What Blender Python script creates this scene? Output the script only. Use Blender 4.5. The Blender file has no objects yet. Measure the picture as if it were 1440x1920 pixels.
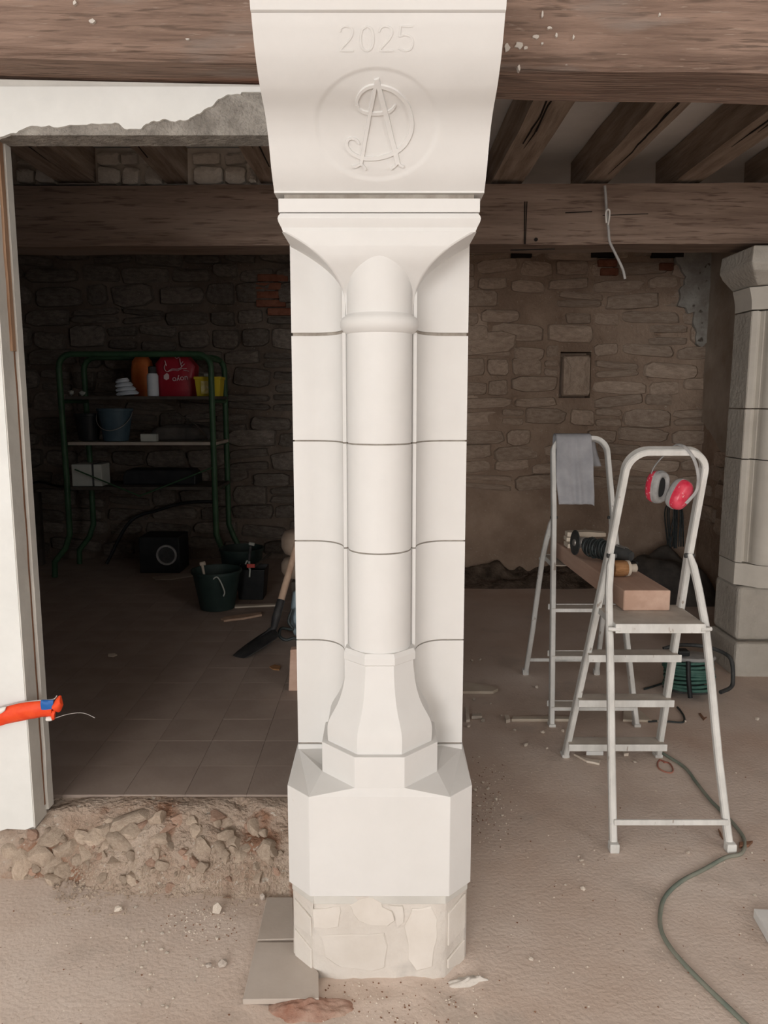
import bpy, math, random
import numpy as np
from mathutils import Vector, Matrix, noise

random.seed(7)
SC = bpy.context.scene
COL = SC.collection
R = math.radians

# ------------------------------------------------------------------ camera, light, exposure
FPX, PITCH, CAMZ = 1450.0, 8.28, 1.6
cam = bpy.data.cameras.new('camera'); cam_o = bpy.data.objects.new('camera', cam); COL.objects.link(cam_o)
cam.sensor_fit = 'VERTICAL'; cam.sensor_height = 36.0; cam.lens = 36.0 * FPX / 1920.0
cam.clip_start = 0.05
cam_o.location = (0.012, 0, CAMZ); cam_o.rotation_euler = (R(90 - PITCH), 0, 0)
SC.camera = cam_o

world = bpy.data.worlds.new('world'); SC.world = world; world.use_nodes = True
world.node_tree.nodes['Background'].inputs[0].default_value = (0.75, 0.83, 1.0, 1)
world.node_tree.nodes['Background'].inputs[1].default_value = 0.5

def area(name, loc, target, sx, sy, power, col):
    l = bpy.data.lights.new(name, 'AREA'); l.shape = 'RECTANGLE'; l.size = sx; l.size_y = sy
    l.energy = power; l.color = col
    o = bpy.data.objects.new(name, l); COL.objects.link(o); o.location = loc
    d = Vector(target) - Vector(loc)
    o.rotation_euler = d.to_track_quat('-Z', 'Y').to_euler()
    return o
# daylight entering by the three openings of the front room, behind and beside the photographer
area('daylight_back_opening', (-2.0, -6.05, 1.85), (0.4, 4, 1.0), 2.3, 1.95, 262, (1.0, 0.98, 0.96))
area('daylight_left_window', (-3.1, -0.9, 2.0), (0.0, 2.3, 0.6), 1.4, 1.5, 20, (0.94, 0.975, 1.0))
area('daylight_right_window', (3.9, -1.7, 2.0), (0.6, 2.4, 0.5), 1.6, 1.5, 40, (0.99, 0.985, 0.98))

SC.view_settings.view_transform = 'Standard'
SC.view_settings.look = 'None'
SC.view_settings.exposure = 0.13
SC.view_settings.gamma = 1.0
SC.view_settings.use_curve_mapping = False

# ------------------------------------------------------------------ calibration of the photograph (pixels -> metres)
SP, CP = math.sin(R(PITCH)), math.cos(R(PITCH))
def _dir(u, v):
    a, b = (u - 720) / FPX, (960 - v) / FPX
    return Vector((a, CP + b * SP, -SP + b * CP))
def P(u, v, Y):
    d = _dir(u, v); t = Y / d.y
    return Vector((0.012 + d.x * t, Y, CAMZ + d.z * t))
def F(u, v, Z=0.0):
    d = _dir(u, v); t = (Z - CAMZ) / d.z
    return Vector((0.012 + d.x * t, d.y * t, Z))
def PIX(p):
    x, y, z = p[0] - 0.012, p[1], p[2] - CAMZ
    dep = y * CP - z * SP
    return 720 + FPX * x / dep, 960 - FPX * (y * SP + z * CP) / dep

# ------------------------------------------------------------------ materials
def nt(name):
    m = bpy.data.materials.new(name); m.use_nodes = True
    return m, m.node_tree.nodes, m.node_tree.links
def mat(name, c1, c2=None, scale=6.0, rough=0.85, bump=0.15, bscale=60.0, bdist=0.004, stretch=(1, 1, 1), rnd=0.0,
        metal=0.0, spots=None, detail=6.0, spec=0.3, lo=0.35, hi=0.65):
    m, N, L = nt(name)
    b = N['Principled BSDF']; b.inputs['Roughness'].default_value = rough; b.inputs['Metallic'].default_value = metal
    b.inputs['Specular IOR Level'].default_value = spec
    tc = N.new('ShaderNodeTexCoord'); mp = N.new('ShaderNodeMapping'); mp.inputs['Scale'].default_value = stretch
    L.new(tc.outputs['Object'], mp.inputs['Vector'])
    col = None
    if c2 is None:
        rgb = N.new('ShaderNodeRGB'); rgb.outputs[0].default_value = (*c1, 1); col = rgb.outputs[0]
    else:
        n = N.new('ShaderNodeTexNoise'); n.inputs['Scale'].default_value = scale; n.inputs['Detail'].default_value = detail
        n.inputs['Roughness'].default_value = 0.62
        L.new(mp.outputs[0], n.inputs['Vector'])
        r = N.new('ShaderNodeValToRGB'); r.color_ramp.elements[0].position = lo; r.color_ramp.elements[1].position = hi
        r.color_ramp.elements[0].color = (*c1, 1); r.color_ramp.elements[1].color = (*c2, 1)
        L.new(n.outputs['Fac'], r.inputs['Fac']); col = r.outputs[0]
    for s in (spots or []):
        sc, th, sw, c = s[:4]
        n = N.new('ShaderNodeTexNoise'); n.inputs['Scale'].default_value = sc; n.inputs['Detail'].default_value = 5
        mp2 = mp
        if len(s) > 4:
            mp2 = N.new('ShaderNodeMapping'); mp2.inputs['Scale'].default_value = s[4]; mp2.inputs['Location'].default_value = (3.1, 7.7, 1.3)
            L.new(tc.outputs['Object'], mp2.inputs['Vector'])
        L.new(mp2.outputs[0], n.inputs['Vector'])
        r = N.new('ShaderNodeValToRGB'); r.color_ramp.elements[0].position = th; r.color_ramp.elements[1].position = th + sw
        L.new(n.outputs['Fac'], r.inputs['Fac'])
        mx = N.new('ShaderNodeMix'); mx.data_type = 'RGBA'
        L.new(r.outputs[0], mx.inputs[0]); L.new(col, mx.inputs[6]); mx.inputs[7].default_value = (*c, 1)
        col = mx.outputs[2]
    if rnd > 0:
        oi = N.new('ShaderNodeObjectInfo'); mr = N.new('ShaderNodeMapRange')
        mr.inputs['To Min'].default_value = 1 - rnd; mr.inputs['To Max'].default_value = 1 + rnd
        L.new(oi.outputs['Random'], mr.inputs['Value'])
        hs = N.new('ShaderNodeHueSaturation'); L.new(mr.outputs[0], hs.inputs['Value']); L.new(col, hs.inputs['Color'])
        col = hs.outputs[0]
    L.new(col, b.inputs['Base Color'])
    if bump > 0:
        n = N.new('ShaderNodeTexNoise'); n.inputs['Scale'].default_value = bscale; n.inputs['Detail'].default_value = 5
        L.new(mp.outputs[0], n.inputs['Vector'])
        bp = N.new('ShaderNodeBump'); bp.inputs['Strength'].default_value = bump; bp.inputs['Distance'].default_value = bdist
        L.new(n.outputs['Fac'], bp.inputs['Height']); L.new(bp.outputs[0], b.inputs['Normal'])
    return m

M = {}
M['limestone'] = mat('white_limestone', (0.70, 0.685, 0.66), (0.74, 0.727, 0.705), 3.0, 0.9, 0.06, 140, 0.002, spots=[(55, 0.76, 0.03, (0.6, 0.54, 0.46))], spec=0.15)
M['joint'] = mat('grey_joint_mortar', (0.30, 0.26, 0.22), (0.42, 0.38, 0.33), 30, 0.95, 0.4, 120)
M['footmortar'] = mat('foot_mortar', (0.61, 0.56, 0.505), (0.68, 0.635, 0.58), 7, 0.95, 0.5, 60, 0.006, spots=[(7, 0.60, 0.10, (0.52, 0.485, 0.445))], spec=0.1)
M['footstone'] = mat('foot_stone', (0.65, 0.60, 0.54), (0.71, 0.665, 0.61), 7, 0.95, 0.3, 50, 0.004, rnd=0.04, spec=0.1)
M['plaster'] = mat('white_wall_plaster', (0.72, 0.72, 0.69), (0.80, 0.80, 0.77), 3, 0.85, 0.25, 25, 0.004, spec=0.2)
M['cement'] = mat('grey_cement_render', (0.23, 0.21, 0.185), (0.40, 0.37, 0.33), 16, 0.97, 1.0, 90, 0.012, spec=0.1)
M['edgeplaster'] = mat('reveal_plaster', (0.56, 0.54, 0.50), (0.66, 0.64, 0.59), 5, 0.9, 0.3, 40, 0.004, spec=0.1)
M['rawwood'] = mat('raw_split_wood', (0.30, 0.17, 0.10), (0.45, 0.29, 0.19), 6, 0.9, 0.5, 30, 0.004, stretch=(8, 8, 0.6))
M['beam'] = mat('old_oak_beam', (0.17, 0.112, 0.086), (0.35, 0.242, 0.188), 7, 0.85, 0.8, 34, 0.010, stretch=(0.25, 3.2, 3.2),
                spots=[(30, 0.55, 0.10, (0.16, 0.11, 0.085), (0.22, 3, 3)), (70, 0.64, 0.08, (0.345, 0.262, 0.212), (0.25, 2, 2)), (3.0, 0.55, 0.10, (0.27, 0.22, 0.19), (0.5, 2, 2)), (14, 0.71, 0.03, (0.55, 0.51, 0.46), (0.8, 1.6, 1.6)), (2.2, 0.60, 0.14, (0.30, 0.15, 0.10), (0.4, 2.5, 2.5))], spec=0.2)
M['beamdark'] = mat('back_oak_beam', (0.19, 0.13, 0.098), (0.31, 0.225, 0.175), 6, 0.88, 0.5, 26, 0.008, stretch=(0.25, 3, 3), spots=[(30, 0.56, 0.10, (0.15, 0.10, 0.075), (0.22, 3, 3)), (2.0, 0.58, 0.12, (0.28, 0.215, 0.17), (0.4, 2, 2))], spec=0.15)
M['joist'] = mat('oak_joist', (0.23, 0.168, 0.125), (0.42, 0.33, 0.26), 6, 0.9, 0.8, 16, 0.012, stretch=(3.5, 0.35, 3.5), rnd=0.1, spec=0.15)
M['crack'] = mat('wood_crack', (0.018, 0.013, 0.010), None, bump=0)
M['ceiling'] = mat('grey_lime_ceiling', (0.74, 0.72, 0.69), (0.86, 0.84, 0.81), 2.5, 0.95, 0.35, 20, 0.006, spec=0.1)
M['wallmortar'] = mat('earth_mortar', (0.32, 0.225, 0.165), (0.47, 0.35, 0.265), 2.6, 0.97, 0.9, 38, 0.012,
                      spots=[(1.1, 0.60, 0.10, (0.25, 0.17, 0.125)), (60, 0.66, 0.05, (0.52, 0.44, 0.36))], spec=0.08)
M['wallstone'] = mat('rubble_wall_stone', (0.42, 0.31, 0.235), (0.60, 0.475, 0.375), 5, 0.95, 0.7, 30, 0.012, rnd=0.16,
                     spots=[(26, 0.68, 0.05, (0.60, 0.52, 0.44))], spec=0.08)
M['shadedstone'] = mat('shaded_wall_stone', (0.13, 0.107, 0.088), (0.225, 0.19, 0.16), 6, 0.95, 0.8, 30, 0.014, rnd=0.22,  # darker, greyer wall stone: shade of the left bay put into its colour
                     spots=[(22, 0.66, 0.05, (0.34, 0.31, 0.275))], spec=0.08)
M['redbrick'] = mat('old_red_brick', (0.17, 0.06, 0.035), (0.26, 0.11, 0.07), 14, 0.95, 0.5, 60, 0.004, rnd=0.15, spec=0.1)
M['infillstone'] = mat('infill_stone', (0.62, 0.55, 0.47), (0.74, 0.67, 0.58), 6, 0.95, 0.6, 30, 0.01, rnd=0.12, spec=0.08)
M['limewash'] = mat('lime_patch', (0.30, 0.27, 0.235), (0.46, 0.44, 0.40), 9, 0.97, 0.6, 40, 0.008, spots=[(16, 0.60, 0.06, (0.13, 0.11, 0.09))], spec=0.08)
M['floor'] = mat('dusty_screed_floor', (0.57, 0.445, 0.365), (0.69, 0.585, 0.51), 1.3, 0.93, 0.55, 75, 0.005,
                 spots=[(70, 0.66, 0.05, (0.45, 0.35, 0.28)), (3.1, 0.58, 0.10, (0.53, 0.44, 0.375)), (0.9, 0.58, 0.16, (0.54, 0.385, 0.30)), (24, 0.73, 0.05, (0.55, 0.51, 0.46))], spec=0.35)
M['tile'] = mat('dusty_floor_tile', (0.30, 0.235, 0.20), (0.365, 0.295, 0.25), 3.5, 0.8, 0.2, 60, 0.003, rnd=0.025, spots=[(40, 0.71, 0.04, (0.20, 0.15, 0.12))], spec=0.35)
M['tilegap'] = mat('tile_bedding', (0.27, 0.22, 0.18), None, bump=0)
M['bank'] = mat('rubble_earth', (0.36, 0.26, 0.195), (0.50, 0.41, 0.335), 4.5, 0.97, 1.0, 55, 0.018,
                spots=[(6, 0.57, 0.07, (0.29, 0.165, 0.11)), (45, 0.64, 0.05, (0.54, 0.48, 0.41))], spec=0.06)
M['bankstone'] = mat('bank_rubble_stone', (0.42, 0.325, 0.25), (0.56, 0.455, 0.36), 9, 0.97, 0.6, 40, 0.008, rnd=0.16, spec=0.06)
M['bankred'] = mat('bank_terracotta', (0.36, 0.22, 0.16), (0.48, 0.34, 0.26), 9, 0.97, 0.5, 40, 0.006, rnd=0.12, spec=0.06)
M['slab'] = mat('grey_paving_slab', (0.46, 0.395, 0.34), (0.53, 0.465, 0.41), 5, 0.85, 0.15, 90, 0.002, spec=0.25)
M['brickdust'] = mat('red_brick_dust', (0.30, 0.15, 0.105), (0.47, 0.34, 0.27), 9, 0.97, 0.8, 80, 0.006, spec=0.05)
M['chip'] = mat('pale_stone_chip', (0.55, 0.47, 0.39), (0.68, 0.61, 0.53), 12, 0.95, 0.4, 60, 0.003, rnd=0.15, spec=0.1)
M['alu'] = mat('painted_aluminium', (0.56, 0.55, 0.52), (0.72, 0.71, 0.675), 16, 0.55, 0.12, 60, 0.001, stretch=(1, 1, 0.4), spots=[(38, 0.67, 0.04, (0.36, 0.31, 0.27))], spec=0.45)
M['alutread'] = mat('dusty_tread', (0.44, 0.385, 0.33), (0.56, 0.51, 0.45), 9, 0.85, 0.2, 60, 0.002)
M['timber'] = mat('reddish_timber', (0.46, 0.30, 0.225), (0.56, 0.385, 0.30), 3, 0.85, 0.25, 20, 0.003, stretch=(4, 0.5, 4), spots=[(30, 0.73, 0.03, (0.72, 0.58, 0.48))])
M['palewood'] = mat('pale_offcut_wood', (0.52, 0.44, 0.35), (0.63, 0.555, 0.46), 5, 0.9, 0.2, 30, 0.002, rnd=0.08)
M['rag'] = mat('grey_rag', (0.30, 0.30, 0.315), (0.39, 0.385, 0.40), 8, 0.95, 0.3, 220, 0.001, spec=0.05)
M['redplastic'] = mat('dusty_red_plastic', (0.55, 0.012, 0.045), (0.66, 0.07, 0.11), 35, 0.35, 0.1, 70, 0.001, spots=[(60, 0.64, 0.05, (0.72, 0.42, 0.42))], spec=0.5)
M['greyrubber'] = mat('grey_rubber', (0.27, 0.265, 0.26), (0.40, 0.39, 0.38), 22, 0.7, 0.1, 80, 0.001)
M['darkgrey'] = mat('dark_plastic', (0.035, 0.037, 0.038), (0.07, 0.07, 0.068), 20, 0.6, 0.1, 80, 0.001)
M['black'] = mat('black_plastic', (0.010, 0.011, 0.012), (0.020, 0.021, 0.022), 12, 0.5, 0.08, 60, 0.001)
M['blackcable'] = mat('black_cable', (0.018, 0.022, 0.022), (0.035, 0.045, 0.045), 30, 0.5, 0, spec=0.4)
M['steel'] = mat('dull_steel', (0.33, 0.31, 0.29), (0.48, 0.46, 0.43), 30, 0.45, 0.08, 90, 0.001, metal=0.6)
M['bristle'] = mat('brown_bristles', (0.24, 0.115, 0.045), (0.42, 0.22, 0.10), 60, 0.9, 0.6, 160, 0.003, stretch=(0.25, 1, 1))
M['greencable'] = mat('green_cable', (0.035, 0.10, 0.08), (0.07, 0.155, 0.125), 20, 0.5, 0.05, 60, 0.001)
M['dustycable'] = mat('dusty_green_hose', (0.16, 0.20, 0.165), (0.27, 0.265, 0.215), 5, 0.7, 0.1, 60, 0.001)
M['greensteel'] = mat('green_painted_tube', (0.020, 0.065, 0.028), (0.045, 0.105, 0.05), 8, 0.5, 0.1, 60, 0.001, spec=0.4)
M['shelfboard'] = mat('shelf_board', (0.05, 0.042, 0.035), (0.10, 0.085, 0.07), 6, 0.85, 0.2, 40, 0.002)
M['shelfpale'] = mat('pale_shelf_board', (0.36, 0.31, 0.26), (0.46, 0.40, 0.34), 6, 0.85, 0.2, 40, 0.002)
M['bagred'] = mat('red_bag_plastic', (0.36, 0.012, 0.03), (0.45, 0.022, 0.045), 6, 0.4, 0.3, 14, 0.01, spec=0.4)
M['white'] = mat('white_plastic', (0.62, 0.68, 0.74), (0.72, 0.76, 0.80), 10, 0.6, 0.1, 40, 0.002)
M['offwhite'] = mat('off_white_card', (0.40, 0.42, 0.38), (0.50, 0.51, 0.46), 6, 0.8, 0.1, 40, 0.001)
M['print'] = mat('white_print', (0.82, 0.62, 0.64), None, bump=0)
M['yellow'] = mat('yellow_plastic', (0.55, 0.42, 0.02), (0.62, 0.48, 0.03), 8, 0.45, 0.05, 40, 0.001)
M['label'] = mat('paper_label', (0.70, 0.62, 0.30), (0.60, 0.50, 0.16), 30, 0.7, 0, lo=0.48, hi=0.52)
M['orange'] = mat('orange_bag', (0.55, 0.13, 0.03), (0.63, 0.19, 0.05), 10, 0.6, 0.3, 20, 0.006)
M['bluebucket'] = mat('dark_blue_bucket', (0.045, 0.08, 0.105), (0.075, 0.12, 0.15), 6, 0.5, 0.1, 30, 0.002)
M['navy'] = mat('navy_bucket', (0.025, 0.05, 0.10), (0.05, 0.085, 0.16), 8, 0.45, 0.1, 30, 0.002)
M['greenbucket'] = mat('dark_green_bucket', (0.015, 0.030, 0.027), (0.028, 0.048, 0.042), 8, 0.55, 0.1, 30, 0.002)
M['handlewood'] = mat('ash_handle', (0.42, 0.28, 0.20), (0.52, 0.37, 0.27), 7, 0.75, 0.15, 30, 0.002, stretch=(3, 3, 0.6))
M['spade'] = mat('worn_dark_steel', (0.018, 0.018, 0.020), (0.05, 0.048, 0.046), 9, 0.5, 0.2, 40, 0.002, spots=[(14, 0.65, 0.05, (0.42, 0.40, 0.37))], metal=0.3)
M['sack'] = mat('brown_sack', (0.26, 0.19, 0.14), (0.34, 0.26, 0.20), 6, 0.95, 0.4, 50, 0.004)
M['lightblue'] = mat('pale_blue_plastic', (0.34, 0.44, 0.49), (0.42, 0.52, 0.57), 8, 0.6, 0.2, 20, 0.004)
M['orangered'] = mat('orange_red_tape', (0.80, 0.055, 0.012), (0.88, 0.09, 0.02), 30, 0.55, 0.3, 50, 0.003, spec=0.35)
M['bluetape'] = mat('blue_tape', (0.012, 0.10, 0.36), (0.02, 0.14, 0.44), 8, 0.5, 0.1, 30, 0.001)
M['whitetape'] = mat('white_tape', (0.76, 0.72, 0.66), (0.82, 0.78, 0.73), 8, 0.6, 0.1, 30, 0.001)
M['wire'] = mat('grey_wire', (0.36, 0.34, 0.32), (0.46, 0.44, 0.42), 20, 0.5, 0)
M['rustwood'] = mat('rusty_splinter', (0.17, 0.085, 0.05), (0.25, 0.13, 0.08), 14, 0.9, 0.4, 50, 0.003)
M['tarp'] = mat('dark_tarpaulin', (0.045, 0.04, 0.038), (0.12, 0.105, 0.09), 5, 0.7, 0.5, 20, 0.01)
M['soil'] = mat('dark_soil', (0.05, 0.036, 0.026), (0.19, 0.14, 0.105), 9, 0.97, 1.0, 40, 0.02)
M['clampred'] = mat('red_clamp', (0.50, 0.05, 0.04), (0.58, 0.09, 0.07), 10, 0.5, 0)
M['redwire'] = mat('rusty_red_wire', (0.32, 0.12, 0.09), (0.40, 0.18, 0.13), 10, 0.6, 0)
M['pillartwo'] = mat('rough_cut_limestone', (0.42, 0.385, 0.335), (0.50, 0.465, 0.41), 5, 0.95, 0.8, 40, 0.008, spec=0.1)
M['pillartwofront'] = mat('smooth_cut_limestone', (0.54, 0.50, 0.44), (0.61, 0.57, 0.505), 5, 0.92, 0.2, 60, 0.003, spec=0.1)

# ------------------------------------------------------------------ mesh builder
class MB:
    def __init__(s): s.v = []; s.f = []
    def add(s, vs, fs):
        o = len(s.v); s.v += [tuple(p) for p in vs]; s.f += [tuple(i + o for i in f) for f in fs]; return s
    def box(s, x0, x1, y0, y1, z0, z1):
        return s.add([(x0, y0, z0), (x1, y0, z0), (x1, y1, z0), (x0, y1, z0), (x0, y0, z1), (x1, y0, z1), (x1, y1, z1), (x0, y1, z1)],
                     [(3, 2, 1, 0), (4, 5, 6, 7), (0, 1, 5, 4), (1, 2, 6, 5), (2, 3, 7, 6), (3, 0, 4, 7)])
    def bar(s, a, b, w, h, up=(0, 0, 1)):
        a, b = Vector(a), Vector(b); d = (b - a).normalized(); u = Vector(up)
        sx = d.cross(u)
        if sx.length < 1e-4: sx = d.cross(Vector((1, 0, 0)))
        sx.normalize(); u = sx.cross(d)
        c = [(-w / 2, -h / 2), (w / 2, -h / 2), (w / 2, h / 2), (-w / 2, h / 2)]
        vs = [a + sx * i + u * j for i, j in c] + [b + sx * i + u * j for i, j in c]
        return s.add(vs, [(3, 2, 1, 0), (4, 5, 6, 7), (0, 1, 5, 4), (1, 2, 6, 5), (2, 3, 7, 6), (3, 0, 4, 7)])
    def loft(s, rings, caps=True, closed=True):
        n = len(rings[0]); vs = [p for r in rings for p in r]; fs = []
        for i in range(len(rings) - 1):
            for j in range(n if closed else n - 1):
                k = (j + 1) % n
                fs.append((i * n + j, i * n + k, (i + 1) * n + k, (i + 1) * n + j))
        if caps:
            fs.append(tuple(range(n))[::-1]); fs.append(tuple((len(rings) - 1) * n + j for j in range(n)))
        return s.add(vs, fs)
    def prism(s, poly, z0, z1):
        return s.loft([[(x, y, z0) for x, y in poly], [(x, y, z1) for x, y in poly]])
    def prism_y(s, poly, y0, y1):      # polygon in x, z pushed along y
        return s.loft([[(x, y0, z) for x, z in poly], [(x, y1, z) for x, z in poly]])
    def tube(s, pts, r, n=8, flat=1.0, caps=True):
        pts = [Vector(p) for p in pts]; rings = []
        rr = r if isinstance(r, (list, tuple)) else [r] * len(pts)
        prev = None
        for i, p in enumerate(pts):
            d = (pts[min(i + 1, len(pts) - 1)] - pts[max(i - 1, 0)])
            if d.length < 1e-9: d = Vector((0, 0, 1))
            d.normalize()
            if prev is None:
                a = Vector((0, 0, 1)) if abs(d.z) < 0.9 else Vector((1, 0, 0))
                x = d.cross(a).normalized()
            else:
                x = (prev - d * prev.dot(d)).normalized()
            prev = x; y = d.cross(x)
            rings.append([p + x * math.cos(2 * math.pi * k / n) * rr[i] + y * math.sin(2 * math.pi * k / n) * rr[i] * flat for k in range(n)])
        return s.loft(rings, caps)
    def lathe(s, prof, c=(0, 0, 0), n=24, caps=True):
        rings = [[(c[0] + r * math.cos(2 * math.pi * k / n), c[1] + r * math.sin(2 * math.pi * k / n), c[2] + z) for k in range(n)] for r, z in prof]
        return s.loft(rings, caps)
    def grid(s, nx, ny, fn):
        vs = [fn(i, j) for j in range(ny) for i in range(nx)]
        fs = [(j * nx + i, j * nx + i + 1, (j + 1) * nx + i + 1, (j + 1) * nx + i) for j in range(ny - 1) for i in range(nx - 1)]
        return s.add(vs, fs)
    def mesh(s, name, smooth=None):
        me = bpy.data.meshes.new(name); me.from_pydata(s.v, [], s.f); me.update()
        import bmesh
        bm = bmesh.new(); bm.from_mesh(me); bmesh.ops.recalc_face_normals(bm, faces=bm.faces); bm.to_mesh(me); bm.free()
        if smooth is not None:
            for p in me.polygons: p.use_smooth = True
            if smooth < 180: me.set_sharp_from_angle(angle=R(smooth))
        return me
    def build(s, name, m, parent=None, smooth=None, bevel=0.0, seg=2, inv=True):
        o = bpy.data.objects.new(name, s.mesh(name, smooth)); COL.objects.link(o)
        if m: o.data.materials.append(m)
        if parent is not None: adopt(o, parent)
        if bevel > 0:
            md = o.modifiers.new('edge', 'BEVEL'); md.width = bevel; md.segments = seg; md.limit_method = 'ANGLE'; md.angle_limit = R(35)
            md.harden_normals = False
        return o

def worldm(o):
    m = Matrix.LocRotScale(o.location, o.rotation_euler, o.scale)
    return worldm(o.parent) @ o.matrix_parent_inverse @ m if o.parent else m
def adopt(o, parent):
    o.parent = parent; o.matrix_parent_inverse = worldm(parent).inverted()
def thing(name, label, cat, loc=(0, 0, 0), group=None, kind=None):
    o = bpy.data.objects.new(name, None); COL.objects.link(o); o.location = loc; o.empty_display_size = 0.05
    return tag(o, label, cat, group, kind)
def tag(o, label=None, cat=None, group=None, kind=None):
    if label: o['label'] = label
    if cat: o['category'] = cat
    if group: o['group'] = group
    if kind: o['kind'] = kind
    return o
def inst(name, me, parent, loc, rot=(0, 0, 0), sc=(1, 1, 1)):
    o = bpy.data.objects.new(name, me); COL.objects.link(o); o.location = loc; o.rotation_euler = rot; o.scale = sc
    if parent is not None: adopt(o, parent)
    return o
def copy_tree(o, parent=None):
    c = o.copy(); COL.objects.link(c)
    if parent is not None: c.parent = parent
    for ch in list(o.children): copy_tree(ch, c)
    return c
def nz(x, y, z=0.0, s=1.0): return noise.noise(Vector((x * s, y * s, z * s)))
def bez(pts, n=8):                      # Catmull-Rom through the points
    pts = [Vector(p) for p in pts]; out = []
    q = [pts[0] * 2 - pts[1]] + pts + [pts[-1] * 2 - pts[-2]]
    for i in range(1, len(q) - 2):
        for k in range(n):
            t = k / n; a, b, c, d = q[i - 1], q[i], q[i + 1], q[i + 2]
            out.append(0.5 * ((2 * b) + (c - a) * t + (2 * a - 5 * b + 4 * c - d) * t * t + (3 * b - a - 3 * c + d) * t ** 3))
    out.append(pts[-1]); return out

def stone_mesh(name, m, n=10, depth=1.0, seed=0, sq=3.2, jit=0.13):
    """Unit rough-hewn stone in the x-z plane, face towards -y: a jittered quadrilateral with cut corners."""
    rng = random.Random(seed); out = []
    if n == 14:
        cs = [(-.5, -.5), (.5, -.5), (.49, .5), (-.5, .49)]; cut = (.05, .09)
    else:
        cs = [(x * (1 - rng.uniform(0, .16)), z * (1 - rng.uniform(0, .26))) for x, z in ((-.5, -.5), (.5, -.5), (.5, .5), (-.5, .5))]; cut = (.06, .26)
    for k in range(4):
        p, a, c = cs[k], cs[k - 1], cs[(k + 1) % 4]
        f, g = rng.uniform(*cut), rng.uniform(*cut)
        out.append((p[0] + (a[0] - p[0]) * f, p[1] + (a[1] - p[1]) * f))
        if rng.random() < .5:
            out.append((p[0] + (a[0] - p[0]) * f * .3 + (c[0] - p[0]) * g * .3, p[1] + (a[1] - p[1]) * f * .3 + (c[1] - p[1]) * g * .3))
        out.append((p[0] + (c[0] - p[0]) * g, p[1] + (c[1] - p[1]) * g))
        if rng.random() < .6:
            t = rng.uniform(.4, .6); e_ = rng.uniform(-.05, .04) * (0.2 if n == 14 else 1)
            out.append((p[0] + (c[0] - p[0]) * t - (c[1] - p[1]) * e_, p[1] + (c[1] - p[1]) * t + (c[0] - p[0]) * e_))
    rings = []; tx, tz = rng.uniform(-.25, .25), rng.uniform(-.25, .25)
    for f, d in ((1.0, 0.35), (1.0, -0.45), (0.93, -0.85), (0.5, -1.0)):
        rings.append([(x * f, d * depth + (rng.uniform(-.13, .13) + tx * x + tz * z if d < -0.5 else 0), z * f) for x, z in out])
    b = MB().loft(rings)
    me = b.mesh(name, 30); me.materials.append(m); return me
def rock_mesh(name, m, seed, jit=0.3):
    import bmesh
    rng = random.Random(seed); me = bpy.data.meshes.new(name); bm = bmesh.new()
    bmesh.ops.create_icosphere(bm, subdivisions=2 if jit < .3 else 1, radius=0.5)
    cuts = [(Vector((rng.uniform(-1, 1), rng.uniform(-1, 1), rng.uniform(-1, 1))).normalized(), rng.uniform(.24, .42)) for _ in range(9)]
    for v in bm.verts:
        if jit < .3:
            for n_, d_ in cuts:
                e_ = v.co.dot(n_) - d_
                if e_ > 0: v.co -= n_ * e_
            v.co *= 1.12 + rng.uniform(-.035, .035)
        else: v.co *= 1 + rng.uniform(-jit, jit * 0.6)
    bm.to_mesh(me); bm.free(); me.materials.append(m)
    if jit < .3:
        for p_ in me.polygons: p_.use_smooth = True
        me.set_sharp_from_angle(angle=R(28))
    return me

# ================================================================== THE SETTING
YB, XR, XL = 6.80, 2.80, -3.60          # back wall, right wall, left wall
ZL = 0.19                               # level of the left room's tiled floor

# ---- floor (front room and right room)
def axis(parts):
    out = []
    for a, b, st in parts:
        n = max(1, int(round((b - a) / st))); out += [a + (b - a) * k / n for k in range(n)]
    return out + [parts[-1][1]]
xs = axis([(-3.6, -1.4, .2), (-1.4, 1.9, .025), (1.9, 2.85, .1)])
ys = axis([(-6.3, 1.3, .3), (1.3, 3.0, .025), (3.0, 6.95, .08)])
def floor_z(x, y):
    z = 0.004 * nz(x, y, 0, 2.3) + 0.002 * nz(x, y, 4, 9)
    e = min(1, max(0, (0.262 + 0.012 * nz(y, 1, 0, 14) - x) / 0.02)) * min(1, max(0, (x + 0.40) / 0.15)) * min(1, max(0, (2.02 - y) / .05)) * min(1, max(0, (y - 1.5) / .1))
    z += e * (-0.014 + 0.010 * nz(x, y, 2, 22))
    return z
MB().grid(len(xs), len(ys), lambda i, j: (xs[i], ys[j], floor_z(xs[i], ys[j]))).build('floor', M['floor'], smooth=180)['kind'] = 'structure'

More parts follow.
